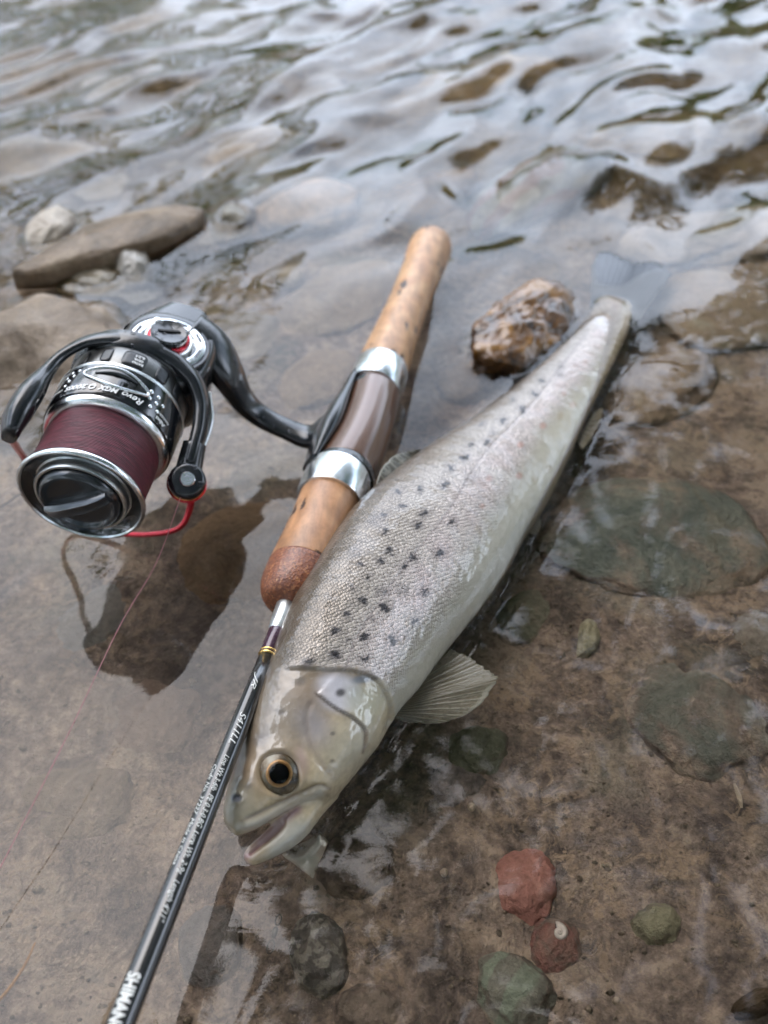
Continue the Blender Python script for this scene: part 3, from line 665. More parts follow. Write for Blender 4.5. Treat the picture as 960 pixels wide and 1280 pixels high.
print_on_reel('Revo', -27, -8, .0292, .0038, .35, .00008)
print_on_reel('MGX', -5, 12, .0290, .0030, .25, .00012)
print_on_reel('O', 14, 20, .0293, .0036, .2, .0001); print_on_reel('-', 15.4, 18.6, .0294, .0036, .2, .0001)
print_on_reel('2000S', 21.5, 43, .0290, .0029, .2, .00008)
print_on_reel('Abu', -55, -42, .0278, .0022, .1, .00012)
print_on_reel('GARCIA', -58, -42, .0300, .0013, .1, .00006)
print_on_reel('CARBON', 47, 62, .0290, .0016, .2, .00005)
# rotor: gunmetal windowed collar, black ring
V, Fc = rl([(.0405, .0196), (.0410, .0203), (.0425, .0207), (.0505, .0211), (.0512, .0208)], 128, (True, False)); collar = mk('rotor_collar', V, Fc, M_GUN, REEL, autosmooth=40)
def patch(p0, p1, q0, q1, r, mat, name, par, bev=.25):
    rows = []
    for k in (1., .97, .6, .1):
        row = []
        for a in np.linspace(0, 2*math.pi, 40, endpoint=False):
            x = math.copysign(abs(math.cos(a))**.4, math.cos(a))*k; y = math.copysign(abs(math.sin(a))**.4, math.sin(a))*k
            row.append(cyl((q0+q1)/2+(q1-q0)/2*y, r+(.00025 if k < .99 else .00005), (p0+p1)/2+(p1-p0)/2*x))
        rows.append(row)
    V, Fc = loft(np.array(rows), (False, True)); mk(name, V, Fc, mat, par)
for p0, p1 in [(-62, -50), (-40, -27), (-16, 6), (16, 26), (40, 52)]:
    patch(p0, p1, .0428, .0496, .0211, M_DKW, 'collar_window', collar)
print_on_reel('RATIO', -14, -4, .0448, .0014, 0, .00006, .0216, par=collar)
print_on_reel('GEAR', -13, -4.5, .0464, .0014, 0, .00006, .0216, par=collar)
print_on_reel('6.2:1', -13, -5, .0482, .0016, 0, .00006, .0216, par=collar)
V, Fc = rl([(.0508, .0200), (.0512, .0212), (.0522, .0220), (.0560, .0226), (.0590, .0222), (.0600, .0205), (.0605, .015)], 96, (False, True)); rotor = mk('rotor', V, Fc, M_BLACK, REEL, autosmooth=50)
def arm(pts, name, rad, flat=.62):
    X = [cyl(q, r, p) for q, p, r in pts]; ctr = np.mean(X, 0)
    # cross-section follows the barrel: thin radially
    Q = catm(np.hstack([np.array(X), np.array(rad)[:, None]]), 60); Pq, Rq = Q[:, :3], Q[:, 3]
    T = np.gradient(Pq, axis=0); T /= np.linalg.norm(T, axis=1)[:, None]; th = np.linspace(0, 2*math.pi, 20, endpoint=False); R = []
    for i in range(60):
        rel = Pq[i]-SO; n = nrm(rel-SA*(rel@SA)); n = nrm(n-T[i]*(n@T[i])); s = np.cross(T[i], n)
        cs, sn = np.cos(th), np.sin(th); cs = np.sign(cs)*np.abs(cs)**.75; sn = np.sign(sn)*np.abs(sn)**.75
        R.append(Pq[i]+Rq[i]*(cs[:, None]*s+flat*sn[:, None]*n))
    V, Fc = loft(np.array(R)); return mk(name, V, Fc, M_BLACK, REEL)
aR = arm([(.0550, -4, .0204), (.0556, -22, .0205), (.0550, -42, .0225), (.0520, -58, .0258), (.0465, -70, .0280), (.0385, -78, .0288), (.0310, -83, .0288), (.0250, -89, .0286)], 'rotor_arm', [.0026, .0032, .0036, .0040, .0042, .0042, .0040, .0036])
aL = arm([(.0550, -10, .0204), (.0556, 8, .0202), (.0545, 26, .0218), (.0512, 43, .0243), (.0445, 56, .0268), (.0365, 63, .0278), (.0265, 67, .0284), (.0165, 68, .0284), (.0085, 69, .0272)], 'rotor_arm', [.0026, .0031, .0031, .0031, .0034, .0048, .0076, .0074, .0044], .55)
M_SIL2 = M_SILVERB
V, Fc = tube([cyl(q, r, p) for q, p, r in [(.0530, -70, .0292), (.0470, -84, .0308), (.0390, -90, .0310), (.0310, -93, .0306)]], [.0004, .0008, .0008, .0004], 8); mk('arm_trim', V, Fc, M_SIL2, aR)
# line roller housing with its screw, red collar and bail
RC = D(234, 601, .2865)
vn = nrm(CAM-RC); rn = nrm(.80*vn+.45*nrm(SW))
V, Fc = lathe(RC-rn*.0040, rn, fine([(0, .0036), (.0010, .0058), (.0030, .0064), (.0046, .0062), (.0056, .0052), (.0059, .0040)], 24), 40); rh = mk('roller_housing', V, Fc, M_BLACK, REEL)
V, Fc = tube([cyl(.032, .0284, -82), (cyl(.027, .0282, -88)+RC)/2-rn*.0022, RC-rn*.0030], [.0040, .0046, .0048], 20); mk('bail_arm', V, Fc, M_BLACK, rh)
V, Fc = lathe(RC+rn*.0014, rn, [(0, .0026), (.0010, .0026), (.0014, .0023), (.0014, .0013), (.0008, .0011), (.0008, .0002)], 32); mk('roller_screw', V, Fc, M_SILVER, rh, autosmooth=35)
V, Fc = lathe(RC-rn*.0062, rn, [(0, .0050), (.0004, .0064), (.0020, .0068), (.0026, .0060)], 40); mk('roller_collar', V, Fc, M_RED, REEL, autosmooth=35)
V, Fc = lathe(RC-rn*.0036, rn, [(0, .0056), (.0002, .0063), (.0006, .0063), (.0008, .0056)], 40); mk('brass_shim', V, Fc, M_GOLD, rh)
wire = [D(229, 621, .2915), D(238, 626, .2925), D(236, 640, .2945), D(228, 656, .297), D(214, 664, .300), D(192, 667.5, .304), D(165, 668, .309), D(128, 664, .314), D(88, 646, .316), D(55, 612, .312), D(34, 578, .303), cyl(.0105, .0284, 74)]
V, Fc = tube(wire, [.0014, .0014, .0012, .0011, .0011, .0011, .0011, .0011, .0011, .0011, .0012, .0014], 12, 120); mk('bail_wire', V, Fc, M_RED, REEL)
# gear housing, side plate and stem
BC = SO-SA*.0665-SK*.0085
def ring_pts(c, ax, bx, n, e=.6):
    th = np.linspace(0, 2*math.pi, n, endpoint=False); cs, sn = np.cos(th), np.sin(th)
    return c+(np.sign(cs)*np.abs(cs)**e)[:, None]*ax+(np.sign(sn)*np.abs(sn)**e)[:, None]*bx
rows = []
for h, k in [(-.0135, .55), (-.0130, .80), (-.0105, .94), (-.004, 1.0), (.006, 1.0), (.0120, .96), (.0142, .88), (.0148, .80)]:
    rows.append(ring_pts(BC+SW*h, SA*.0195*k, SK*.0175*k, 48, .72))
V, Fc = loft(np.array(rows)); body = mk('gear_housing', V, Fc, M_BLACK, REEL, autosmooth=50)
rows = []
for i, x in enumerate(np.linspace(0, 1, 14)):                    # tail of the housing, narrowing to the rear corner
    c = BC-SA*(.008+.020*x)+SK*(.004-.004*x)+SW*(.004+.001*x); k = 1-.42*x**1.5
    rows.append(ring_pts(c, SK*.0150*k, SW*.0098*(1-.30*x), 36, .6))
V, Fc = loft(np.array(rows)); mk('housing_tail', V, Fc, M_BLACK, body, autosmooth=50)
DC = BC+SW*.0146+SA*.0015
def disc(prof, n=96): return lathe(DC, SW, prof, n, SA, (True, True))
V, Fc = disc([(-.0010, .0150), (.0008, .0150), (.0014, .0146), (.0014, .0138), (.0009, .0136), (.0009, .001)]); plate = mk('side_plate', V, Fc, M_GLOSS, REEL, autosmooth=35)
V, Fc = disc([(.0009, .0134), (.0019, .0132), (.0022, .0127), (.0022, .0104), (.0018, .0100), (.0009, .0099)]); mk('plate_ring', V, Fc, M_SILVER, plate, autosmooth=35)
V, Fc = disc([(.0009, .0088), (.0030, .0087), (.0034, .0083), (.0034, .0076), (.0026, .0074)]); mk('cap_collar', V, Fc, M_SILVERB, plate, autosmooth=35)
V, Fc = disc([(.0020, .0076), (.0042, .0075), (.0047, .0071), (.0047, .0064), (.004, .0062)]); mk('red_ring', V, Fc, M_RED, plate, autosmooth=35)
V, Fc = disc([(.0030, .0067), (.0062, .0066), (.0070, .0060), (.0068, .0040), (.0066, .0005)]); cap = mk('handle_cap', V, Fc, M_GLOSS, plate, autosmooth=35)
V, Fc = box(DC+SW*.0069, SA*.0012+SK*.0034, SK*.0005-SA*.0003, SW*.0004); mk('cap_slot', V, Fc, simple('slot_dark', (.003, .003, .003, 1), .6), cap, smooth=False)
for a in range(0, 360, 45):
    c = DC+SW*.0021+.0115*(math.cos(math.radians(a+10))*SA+math.sin(math.radians(a+10))*SK); tdir = -math.sin(math.radians(a+10))*SA+math.cos(math.radians(a+10))*SK
    if a in (135, 315):
        V, Fc = lathe(c, SW, [(-.0004, .0014), (.0006, .0014), (.0008, .0011), (.0008, .0001)], 20); mk('plate_screw', V, Fc, M_SILVERB, plate, autosmooth=35)
    else:
        V, Fc = box(c, tdir*.0022, np.cross(SW, tdir)*.00055, SW*.00025); mk('plate_slot', V, Fc, M_GLOSS, plate, smooth=False)
# stem from the housing down to the foot
FT = rod_pt(548)+RUP*.0040-SIDE*rod_r(548, 36)*.86
stem = [D(236, 418, .317), D(262, 436, .319), D(284, 466, .322), D(303, 499, .329), D(326, 520, .334), D(358, 536, .335), D(388, 546, .334), FT]
rows = []; Q = catm(np.hstack([np.array(stem), np.array([[.0110], [.0100], [.0082], [.0060], [.0052], [.0050], [.0058], [.0075]])]), 50)
T = np.gradient(Q[:, :3], axis=0)
for i in range(50):
    tt = nrm(T[i]); a = nrm(E1-tt*(E1@tt)); b = np.cross(tt, a); rows.append(ring_pts(Q[i, :3], a*Q[i, 3], b*Q[i, 3]*.62, 28, .75))
V, Fc = loft(np.array(rows)); mk('stem', V, Fc, M_BLACK, REEL)
rows = []
for v, wdt, th in [(484, .0030, .0010), (492, .0042, .0016), (512, .0052, .0020), (535, .0064, .0032), (555, .0068, .0036), (575, .0062, .0028), (590, .0052, .0018), (600, .0044, .0014)]:
    r = rod_r(v, 31.5+(v-484)*.075); nvec = nrm(-SIDE*.86+RUP*.50); s = np.cross(E1, nvec)
    c = rod_pt(v)+nvec*(r+.0002); rows.append(ring_pts(c, s*wdt*1.15, nvec*th, 24, .7))
V, Fc = loft(catm(np.array(rows).reshape(8, -1), 32).reshape(32, 24, 3)); mk('reel_foot', V, Fc, M_BLACK, REEL)
# handle shaft on the far side, folded beneath the housing
V, Fc = tube([BC-SW*.012, BC-SW*.017+SK*.001], [.0055, .0050], 20); mk('handle_boss', V, Fc, M_BLACK, REEL)
# beads of water on the wet reel
def beads():
    B, T = ico(2); Vs = []; Fs = []; n = 0; dg = bpy.context.evaluated_depsgraph_get(); bpy.context.view_layer.update()
    src = [(o, k) for o, k in ((rotor, 16), (aR, 34), (aL, 36), (rh, 8), (body, 14), (cap, 16), (skirt, 10), (bpy.data.objects['stem'], 34), (bpy.data.objects['spool_face'], 26), (bpy.data.objects['reel_foot'], 10), (bpy.data.objects['grip_bar'], 4))]
    for o, k in src:
        me = o.data; base = wloc(o); c = 0; tries = 0
        while c < k and tries < 4000:
            tries += 1; p = me.polygons[random.randrange(len(me.polygons))]; nn = np.array(p.normal); cc = np.array(p.center)+base
            if nn@nrm(CAM-cc) < .15 or nn[2] < -.2: continue
            c += 1; s = random.choice([.0003, .0004, .0005, .0007, .001]); a, x, y = frame(nn)
            Vs.append(cc+s*(B[:, :1]*x*random.uniform(.8, 1.3)+B[:, 1:2]*y+B[:, 2:3]*a*.5)); Fs.append(T+n); n += len(B)
    t = NT('water_bead'); t.pbr((.9, .92, .95, 1), .02, 0, Transmission_Weight=1., IOR=1.33)
    o = mk('water_beads', np.vstack(Vs), np.vstack(Fs), t.m, REEL); tag(o, kind='stuff')
beads()
# the line running off the roller
strand('fishing_line', 'thin pink fishing line slanting from the reel to the left edge', 'line', [D(229, 612, .2855), D(196, 702, .276), D(150, 782, .262), D(85, 918, .240), D(0, 1085, .219), D(-70, 1215, .205)], .00013, simple('pink_line', (.42, .17, .19, 1), .4))

# ------------------------------------------------------------------ brown trout
TR = empty('trout', P(520, 760, 0), 'silver brown trout with black spots lying half in the shallow water', 'fish')
#        dorsal px      ventral px    zD     zV    half-thickness
ST = [((280, 1028), (296, 1045), .0125, .0105, .0022),
      ((279, 1014), (318, 1037), .0128, .0100, .0046),
      ((281, 1000), (345, 1021), .0130, .0095, .0066),
      ((287, 972), (378, 1004), .0132, .0085, .0088),
      ((295, 943), (410, 1004), .0132, .0070, .0106),
      ((305, 910), (446, 967), .0162, .0050, .0124),
      ((316, 880), (474, 932), .0195, .0030, .0140),
      ((332, 838), (492, 900), .0238, .0005, .0152),
      ((352, 785), (520, 868), .0275, -.0020, .0166),
      ((375, 732), (554, 822), .0290, -.0044, .0176),
      ((402, 688), (586, 784), .0278, -.0068, .0180),
      ((440, 634), (624, 732), .0238, -.0066, .0176),
      ((484, 596), (655, 674), .0170, -.0070, .0164),
      ((532, 561), (682, 630), .0104, -.0070, .0136),
      ((585, 526), (705, 583), .0056, -.0042, .0104),
      ((635, 490), (723, 542), .0026, -.0026, .0080),
      ((680, 452), (741, 503), .0002, -.0024, .0060),
      ((712, 421), (762, 461), -.0012, -.0028, .0044),
      ((736, 392), (782, 418), -.0018, -.0030, .0034),
      ((744, 374), (792, 392), -.0024, -.0032, .0022),
      ((747, 358), (796, 374), -.0028, -.0034, .0012)]
def ring3(PL, PR, b, tang, n=48, e=.92):
    C = (PL+PR)/2; h = (PR-PL)/2; nn = nrm(np.cross(tang, h)); nn = nn if nn[2] > 0 else -nn
    th = np.linspace(0, 2*math.pi, n, endpoint=False); cs, sn = np.cos(th), np.sin(th)
    return C+(np.sign(cs)*np.abs(cs)**e)[:, None]*h+(np.sign(sn)*np.abs(sn)**e)[:, None]*nn*b, C, h, nn
def body_rings(st, m, n=48):
    A = np.array([[*a, *b, za, zb, t_] for a, b, za, zb, t_ in st], float); A = catm(A, m); Lp, Rp = A[:, :2].copy(), A[:, 2:4].copy()
    for it in range(5):                      # settle the section so that its outline meets the surveyed outline
        PL = np.array([P(*Lp[i], A[i, 4]) for i in range(m)]); PR = np.array([P(*Rp[i], A[i, 5]) for i in range(m)])
        C = (PL+PR)/2; T = np.gradient(C, axis=0); T /= np.linalg.norm(T, axis=1)[:, None]
        R = np.zeros((m, n, 3)); Cs = []; hs = []; ns = []
        for i in range(m):
            R[i], c, h, nn = ring3(PL[i], PR[i], A[i, 6], T[i], n); Cs.append(c); hs.append(h); ns.append(nn)
            q = px(R[i])[:, :2]; d = A[i, 2:4]-A[i, :2]; w = np.linalg.norm(d); d /= w; s = (q-A[i, :2])@d
            if w > 25:
                Lp[i] -= d*s.min()*.8; Rp[i] += d*(w-s.max())*.8
    return R, np.array(Cs), np.array(hs), np.array(ns), A
BR, BC_, BH, BN, BA = body_rings(ST, 110)
ML = MB(); ML.add(*loft(BR))
JAW = [((372, 986), (424, 996), .0060, .0040, .0068),
       ((362, 1004), (404, 1018), .0050, .0030, .0064),
       ((346, 1024), (388, 1040), .0042, .0022, .0056),
       ((330, 1041), (368, 1058), .0040, .0020, .0046),
       ((314, 1055), (344, 1071), .0042, .0026, .0036),
       ((306, 1064), (322, 1080), .0046, .0034, .0026),
       ((306, 1071), (313, 1080), .0048, .0040, .0014)]
JR, _, _, _, _ = body_rings(JAW, 44, 32)
# the trough of the lower jaw: press the inner edge down between two rims
ML.add(*loft(JR))
raw = ML.build('body', None, TR)
rm = raw.modifiers.new('r', 'REMESH'); rm.mode = 'VOXEL'; rm.voxel_size = .00055; rm.use_smooth_shade = True
smo = raw.modifiers.new('s', 'SMOOTH'); smo.factor = .5; smo.iterations = 6
bpy.context.view_layer.update()
ev = raw.evaluated_get(bpy.context.evaluated_depsgraph_get()).to_mesh()
nv = len(ev.vertices); FV = np.zeros(nv*3, np.float32); ev.vertices.foreach_get('co', FV); FV = FV.reshape(-1, 3).astype(float)+wloc(TR)
FN = np.zeros(nv*3, np.float32); ev.vertices.foreach_get('normal', FN); FN = FN.reshape(-1, 3).astype(float)
FF = [tuple(p.vertices) for p in ev.polygons]; bpy.data.objects.remove(raw)
FF = np.array([f if len(f) == 4 else (*f, f[-1]) for f in FF]) if all(len(f) == 4 for f in FF) else FF
# body coordinates of every vertex: station, across (-1 back .. 1 belly), side
idx = np.zeros(nv, int)
for a in range(0, nv, 20000):
    q = FV[a:a+20000]; idx[a:a+20000] = ((q[:, None, :]-BC_[None])**2).sum(-1).argmin(1)
arc = np.concatenate([[0], np.cumsum(np.linalg.norm(np.diff(BC_, axis=0), axis=1))])
TT = np.gradient(BC_, axis=0); TT /= np.linalg.norm(TT, axis=1)[:, None]
rel = FV-BC_[idx]; hl = np.linalg.norm(BH[idx], axis=1); hu = BH[idx]/hl[:, None]
across = (rel*hu).sum(1)/hl; side = (rel*BN[idx]).sum(1); s_len = arc[idx]+(rel*TT[idx]).sum(1)
QP = px(FV); U, Vv = QP[:, 0], QP[:, 1]; top = sm(FN@np.array([0, -.5, .86]), -.1, .35)   # the upper flank
SC_S, SC_T = s_len*1000, np.arcsin(np.clip(across, -1, 1))*hl*1000*1.05
def seg_dist(pts):
    """signed distance in sight pixels to a polyline (positive on its left), and position along it"""
    pts = catm(pts, max(24, 8*len(pts))); best = np.full(nv, 1e9); sg = np.zeros(nv); par = np.zeros(nv)
    sel = np.where((U > pts[:, 0].min()-90) & (U < pts[:, 0].max()+90) & (Vv > pts[:, 1].min()-90) & (Vv < pts[:, 1].max()+90))[0]
    q = np.stack([U[sel], Vv[sel]], -1); b2 = best[sel]; s2 = sg[sel]; p2 = par[sel]
    for i in range(len(pts)-1):
        a, b = pts[i], pts[i+1]; d = b-a; L = d@d+1e-9; t_ = np.clip(((q-a)@d)/L, 0, 1); r = q-a-t_[:, None]*d; dist = np.hypot(r[:, 0], r[:, 1])
        cr = d[0]*(q[:, 1]-a[1])-d[1]*(q[:, 0]-a[0]); m = dist < b2; b2 = np.where(m, dist, b2); s2 = np.where(m, -np.sign(cr), s2); p2 = np.where(m, (i+t_)/(len(pts)-1), p2)
    best[sel] = b2; sg[sel] = s2; par[sel] = p2
    return best, sg, par
def blob(u, v, ru, rv=None, rot=0, soft=.5):
    rv = rv or ru; r = math.radians(rot); du, dv = U-u, Vv-v
    a = (du*math.cos(r)-dv*math.sin(r))/ru; b = (du*math.sin(r)+dv*math.cos(r))/rv
    return 1-sm(np.hypot(a, b), 1-soft, 1+soft)
disp = np.zeros(nv)                    # millimetres along the normal
def step(pts, h, back=28, edge=1.5, flip=1):
    d, s, p = seg_dist(pts); s = s*flip; ends = sm(p, 0, .12)*(1-sm(p, .88, 1))
    global disp; disp += h*ends*np.where(s > 0, np.exp(-d/back)*np.clip(d/edge, 0, 1), 0)-.25*h*ends*np.exp(-(d/2.5)**2)*(s <= 0)
def ridge(pts, h, w):
    d, s, p = seg_dist(pts); global disp; disp += h*np.exp(-(d/w)**2)*sm(p, 0, .1)*(1-sm(p, .9, 1))
GILL = [(350, 838), (378, 836), (406, 838), (438, 839), (466, 848), (481, 868), (487, 893), (480, 918)]
step(GILL, .85, 40, 2.5, 1)
OPER = [(394, 866), (404, 874), (420, 886), (440, 898), (455, 914), (452, 940)]
step(OPER, .75, 26, 1.2, 1)
PREO = [(392, 872), (384, 895), (388, 925), (402, 955), (416, 972)]
ridge(PREO, -.30, 4); ridge([(372, 930), (392, 948), (408, 962)], -.2, 3)
MAX_ = [(302, 1026), (322, 1018), (345, 1005), (370, 992), (398, 982), (412, 986)]
ridge([(300, 1034), (322, 1027), (346, 1014), (372, 1001), (400, 991)], .75, 7); ridge(MAX_, -.45, 3.0)
ridge([(312, 1078), (338, 1064), (366, 1044), (392, 1018), (408, 996)], .25, 9)
disp += 1.1*blob(349, 966, 36, 34, 0, .5)*1-1.6*blob(349, 967, 25, 25, 0, .25)         # brow swelling and socket
disp -= .5*blob(297, 998, 5, 4)-.35*blob(297, 998, 8, 7, 0, .6)
disp += .7*blob(425, 930, 38, 30, 40, .8)+.4*blob(330, 920, 30, 50, -20, .8)
LAT = [(742, 404), (706, 452), (664, 505), (602, 572), (560, 640), (515, 697), (478, 748), (447, 795), (430, 838)]
ridge(LAT, -.16, 2.2)
ridge([(308, 1070), (322, 1056), (340, 1042), (356, 1024)], -1.6, 5)                     # hollow of the open lower jaw
disp += .16*fbm(FV*180, 3)*(.4+.6*(s_len < .075))
disp = disp*top
FV2 = FV+FN*(disp*.001)[:, None]

# pigment
colr = np.zeros((nv, 3)); ac = across+.05*fbm(FV*90, 3)
def stops(x, tab):
    xs_ = [a for a, _ in tab]; return np.stack([np.interp(x, xs_, [c[i] for _, c in tab]) for i in range(3)], -1)
colr = stops(ac, [(-1.05, (.060, .040, .022)), (-.90, (.13, .10, .068)), (-.72, (.30, .255, .21)), (-.45, (.47, .42, .365)), (-.05, (.66, .60, .55)), (.22, (.53, .49, .43)), (.42, (.44, .41, .325)), (.7, (.55, .52, .42)), (1.05, (.64, .60, .50))])  # olive-brown back with its shaded edge painted in, silver flank, pale belly
def tint(m, c, k=1.): global colr; m = np.clip(m*k, 0, 1)[:, None]; colr = colr*(1-m)+np.array(c)*m
pk = np.clip(noise3(FV*130)*.5+.45, 0, 1)*np.exp(-((ac-.05)/.28)**2); tint(pk, (.64, .49, .50), .6)
gd, gs, gp = seg_dist(GILL); 
# the head: everything ahead of the gill edge
def in_poly(pts):
    q = np.array(pts, float); r = np.zeros(nv, bool); j = len(q)-1
    for i in range(len(q)):
        c = ((q[i, 1] > Vv) != (q[j, 1] > Vv)) & (U < (q[j, 0]-q[i, 0])*(Vv-q[i, 1])/(q[j, 1]-q[i, 1]+1e-9)+q[i, 0]); r ^= c; j = i
    return r
g_ = catm(GILL, 60)
inh = in_poly([(300, 848), (330, 842)]+[tuple(x) for x in g_]+[(500, 960), (440, 1030), (320, 1110), (240, 1090), (250, 950)])
hsd = np.where(inh, 1, -1)*np.minimum(gd, 60)                       # ahead of the gill edge: positive
hsd = hsd+5*noise3(FV*420)+3*noise3(FV*1100); hd = sm(hsd, -7, 3)
hc = stops(ac, [(-1.0, (.070, .050, .030)), (-.75, (.15, .115, .078)), (-.35, (.235, .195, .145)), (.0, (.36, .305, .215)), (.4, (.50, .45, .34)), (1., (.54, .50, .40))])
hc = hc*np.array([1.06, .94, .77])*(1+.30*fbm(FV*150, 4)+.20*noise3(FV*1000))[:, None]
colr = colr*(1-hd[:, None])+hc*hd[:, None]
tint(blob(424, 866, 30, 24, -20, .35), (.66, .65, .70), .9); tint(blob(452, 880, 18, 26, 30, .6), (.42, .42, .30), .7)
tint(blob(470, 870, 14, 22, 20, .5), (.52, .50, .36), .6); tint(blob(436, 930, 40, 34, 40, .7), (.50, .47, .37), .6)
tint(blob(390, 905, 20, 26, 20, .7), (.30, .29, .33), .7); tint(blob(380, 868, 22, 16, 0, .7), (.33, .24, .17), .6); tint(blob(376, 952, 7, 16, 10, .8), (.55, .38, .38), .6)
tint(blob(452, 849, 12, 5, 10, .6), (.12, .17, .24), .7)
tint(blob(300, 1010, 24, 30, 0, .7), (.34, .32, .24), .7); tint(blob(345, 900, 50, 60, 0, .8), (.27, .235, .185), .5)
tint(np.exp(-(seg_dist(MAX_)[0]/2.2)**2), (.17, .12, .08), .7)
d_, s_, p_ = seg_dist([(300, 1034), (322, 1027), (346, 1014), (372, 1001), (400, 991)]); tint(np.exp(-(d_/6)**2), (.55, .52, .45), .8)
d_, s_, p_ = seg_dist([(282, 1036), (296, 1046), (312, 1042), (328, 1034)]); tint(np.exp(-(d_/3)**2), (.30, .22, .08), .7)
tint(blob(360, 1050, 34, 16, 42, .5), (.52, .52, .47), .7); tint(blob(325, 1068, 12, 6, 30, .6), (.40, .30, .20), .5)
d_, s_, p_ = seg_dist([(309, 1070), (320, 1056), (338, 1040), (356, 1024), (372, 1012)]); tint(np.exp(-(d_/5.5)**2), (.40, .21, .20), .95)
d_, s_, p_ = seg_dist([(322, 1050), (338, 1036), (358, 1020)]); tint(np.exp(-(d_/3)**2), (.55, .40, .40), .8)
d_, s_, p_ = seg_dist([(304, 1066), (305, 1076), (312, 1082)]); tint(np.exp(-(d_/3.2)**2), (.42, .30, .29), .9)
tint(np.exp(-(gd/3.0)**2)*(gp > .02)*(gp < .9), (.20, .165, .12), .28)
d_, s_, p_ = seg_dist(OPER); tint(np.exp(-(d_/2.0)**2), (.17, .12, .085), .8)
d_, s_, p_ = seg_dist(PREO); tint(np.exp(-(d_/4)**2), (.27, .215, .17), .4)
tint(blob(349, 966, 33, 32, 0, .35), (.24, .175, .10), .65)
tint(blob(296, 998, 6, 5), (.16, .17, .21), .9); tint(blob(297, 995, 3, 2), (.04, .04, .05), .9)
for u, v, r, k in [(425, 866, 6, .9), (351, 890, 5, .5), (326, 926, 9, .45), (386, 828, 8, .75), (418, 820, 8, .7), (375, 851, 7, .5), (311, 983, 4, .45), (415, 917, 3, .7), (414, 951, 3, .5), (300, 945, 5, .3), (467, 848, 4, .6)]:
    tint(blob(u, v, r, r*.8, 20, .55), (.055, .048, .048), k)
ld, _, lp = seg_dist(LAT); tint(np.exp(-(ld/1.6)**2)*sm(lp, 0, .05), (.30, .25, .24), .5)
SPOTS = [(502, 633, 7), (530, 642, 8), (521.5, 657, 10), (481, 664, 7), (486.5, 689, 9), (475.6, 702, 8), (450.7, 705, 6), (517, 697.5, 9), (505, 707.5, 8), (550, 692, 9), (459, 720, 7), (531, 740, 9), (451.5, 750, 10), (482, 760, 11), (434, 767.5, 8), (519, 777.5, 8), (418.7, 790, 9), (455, 797, 10), (489.6, 800, 10), (418.7, 818.7, 9), (384.6, 828, 8), (454.6, 824, 9), (565.7, 652, 8), (555.7, 605.6, 9), (563, 585.5, 8), (524.6, 612, 7), (497.5, 614, 6), (480, 644, 7), (580.6, 572, 8), (588.5, 556.6, 6), (609, 553, 8), (629, 525.6, 8), (653, 512.5, 8), (668, 492, 7), (677, 476.6, 6), (700.6, 469, 5), (700.6, 458, 5), (602, 530, 5), (616, 541, 5), (641, 500, 5), (440, 735, 5), (465, 775, 5), (436, 800, 5)]
for n_, (u, v, r) in enumerate(SPOTS):
    du, dv = U-u, (Vv-v)*1.12; rr = np.hypot(du, dv); sel = rr < 16; an = np.arctan2(dv, du)
    lim = .76*r*(.68+.19*np.cos(an*(5+n_ % 2)+n_*1.7)+.20*np.cos(an*2+n_*.9)+.7*noise3(FV*520)); mk_ = np.where(sel, 1-sm(rr, lim-1.8, lim+1.2), 0); halo = np.where(rr < r+5, 1-sm(rr, r*.5, r+5), 0)
    tint(halo, (.20, .17, .16), .33); tint(mk_, (.022, .017, .020), .95 if r > 5 else .6)
for u, v, k in [(479, 740, .4), (502, 737, .4), (589, 597, .35), (470, 650, .4), (445, 690, .35)]: tint(blob(u, v, 9, 8, 0, .7), (.13, .12, .13), k)
for u, v, r, k in [(678.7, 532, 5, .75), (650.6, 556, 5, .8), (649, 594.7, 5, .7), (611.6, 598, 5, .6), (705, 492, 4, .5), (602.5, 632.7, 4, .6), (732, 453, 4, .4), (716, 506, 5, .4)]:
    tint(blob(u, v, r*.8, r*.8, 0, .6), (.44, .17, .10), k*.75)
for u, v in [(686.6, 586), (598, 662), (668, 600), (700, 520)]: tint(blob(u, v, 4, 5, 0, .7), (.30, .22, .10), .5)
tint(blob(760, 398, 26, 16, -30, .5)*np.clip(.5+noise3(FV*400), 0, 1), (.75, .76, .78), .9)  # white wet glints on the tail wrist, painted into the skin colour
colr *= .84*np.array([1.03, .99, .96])*(1+.07*fbm(FV*420, 3)[:, None])
scm = (1-hd)*sm(-hsd, -1, 16)*np.clip(1-sm(ac, .22, .52)*.9, .1, 1)*sm(ac, -1.05, -.8)
t = NT('trout_skin')
at = t.n('Attribute', attribute_name='pigment'); uvn = t.n('Attribute', attribute_name='scale_grid'); am = t.n('Attribute', attribute_name='scale_mask')
vr = t.n('TexVoronoi', feature='F1'); t.set(vr.inputs['Vector'], uvn.outputs['Vector']); vr.inputs['Scale'].default_value = 1.0; vr.inputs['Randomness'].default_value = .34; vr.voronoi_dimensions = '2D'
dome = t.ramp(vr.outputs['Distance'], [(.0, 1.), (.42, .75), (.62, .0)])
edge = t.math('MULTIPLY', t.ramp(vr.outputs['Distance'], [(.40, 0.), (.62, .42)]), am.outputs['Fac'])
vc = t.n('SeparateColor'); t.set(vc.inputs[0], vr.outputs['Color'])
jit = t.ramp(vc.outputs[0], [(0., .80), (1., 1.22)])
col = t.mix(t.math('MULTIPLY', am.outputs['Fac'], .9), at.outputs['Color'], t.mix(1., at.outputs['Color'], jit, 'MULTIPLY'))
col = t.mix(edge, col, t.mix(1., col, (.42, .38, .36, 1), 'MULTIPLY'))
hh = t.math('MULTIPLY', dome, am.outputs['Fac']); fn_ = t.noise(t.coord(), 900, 3)
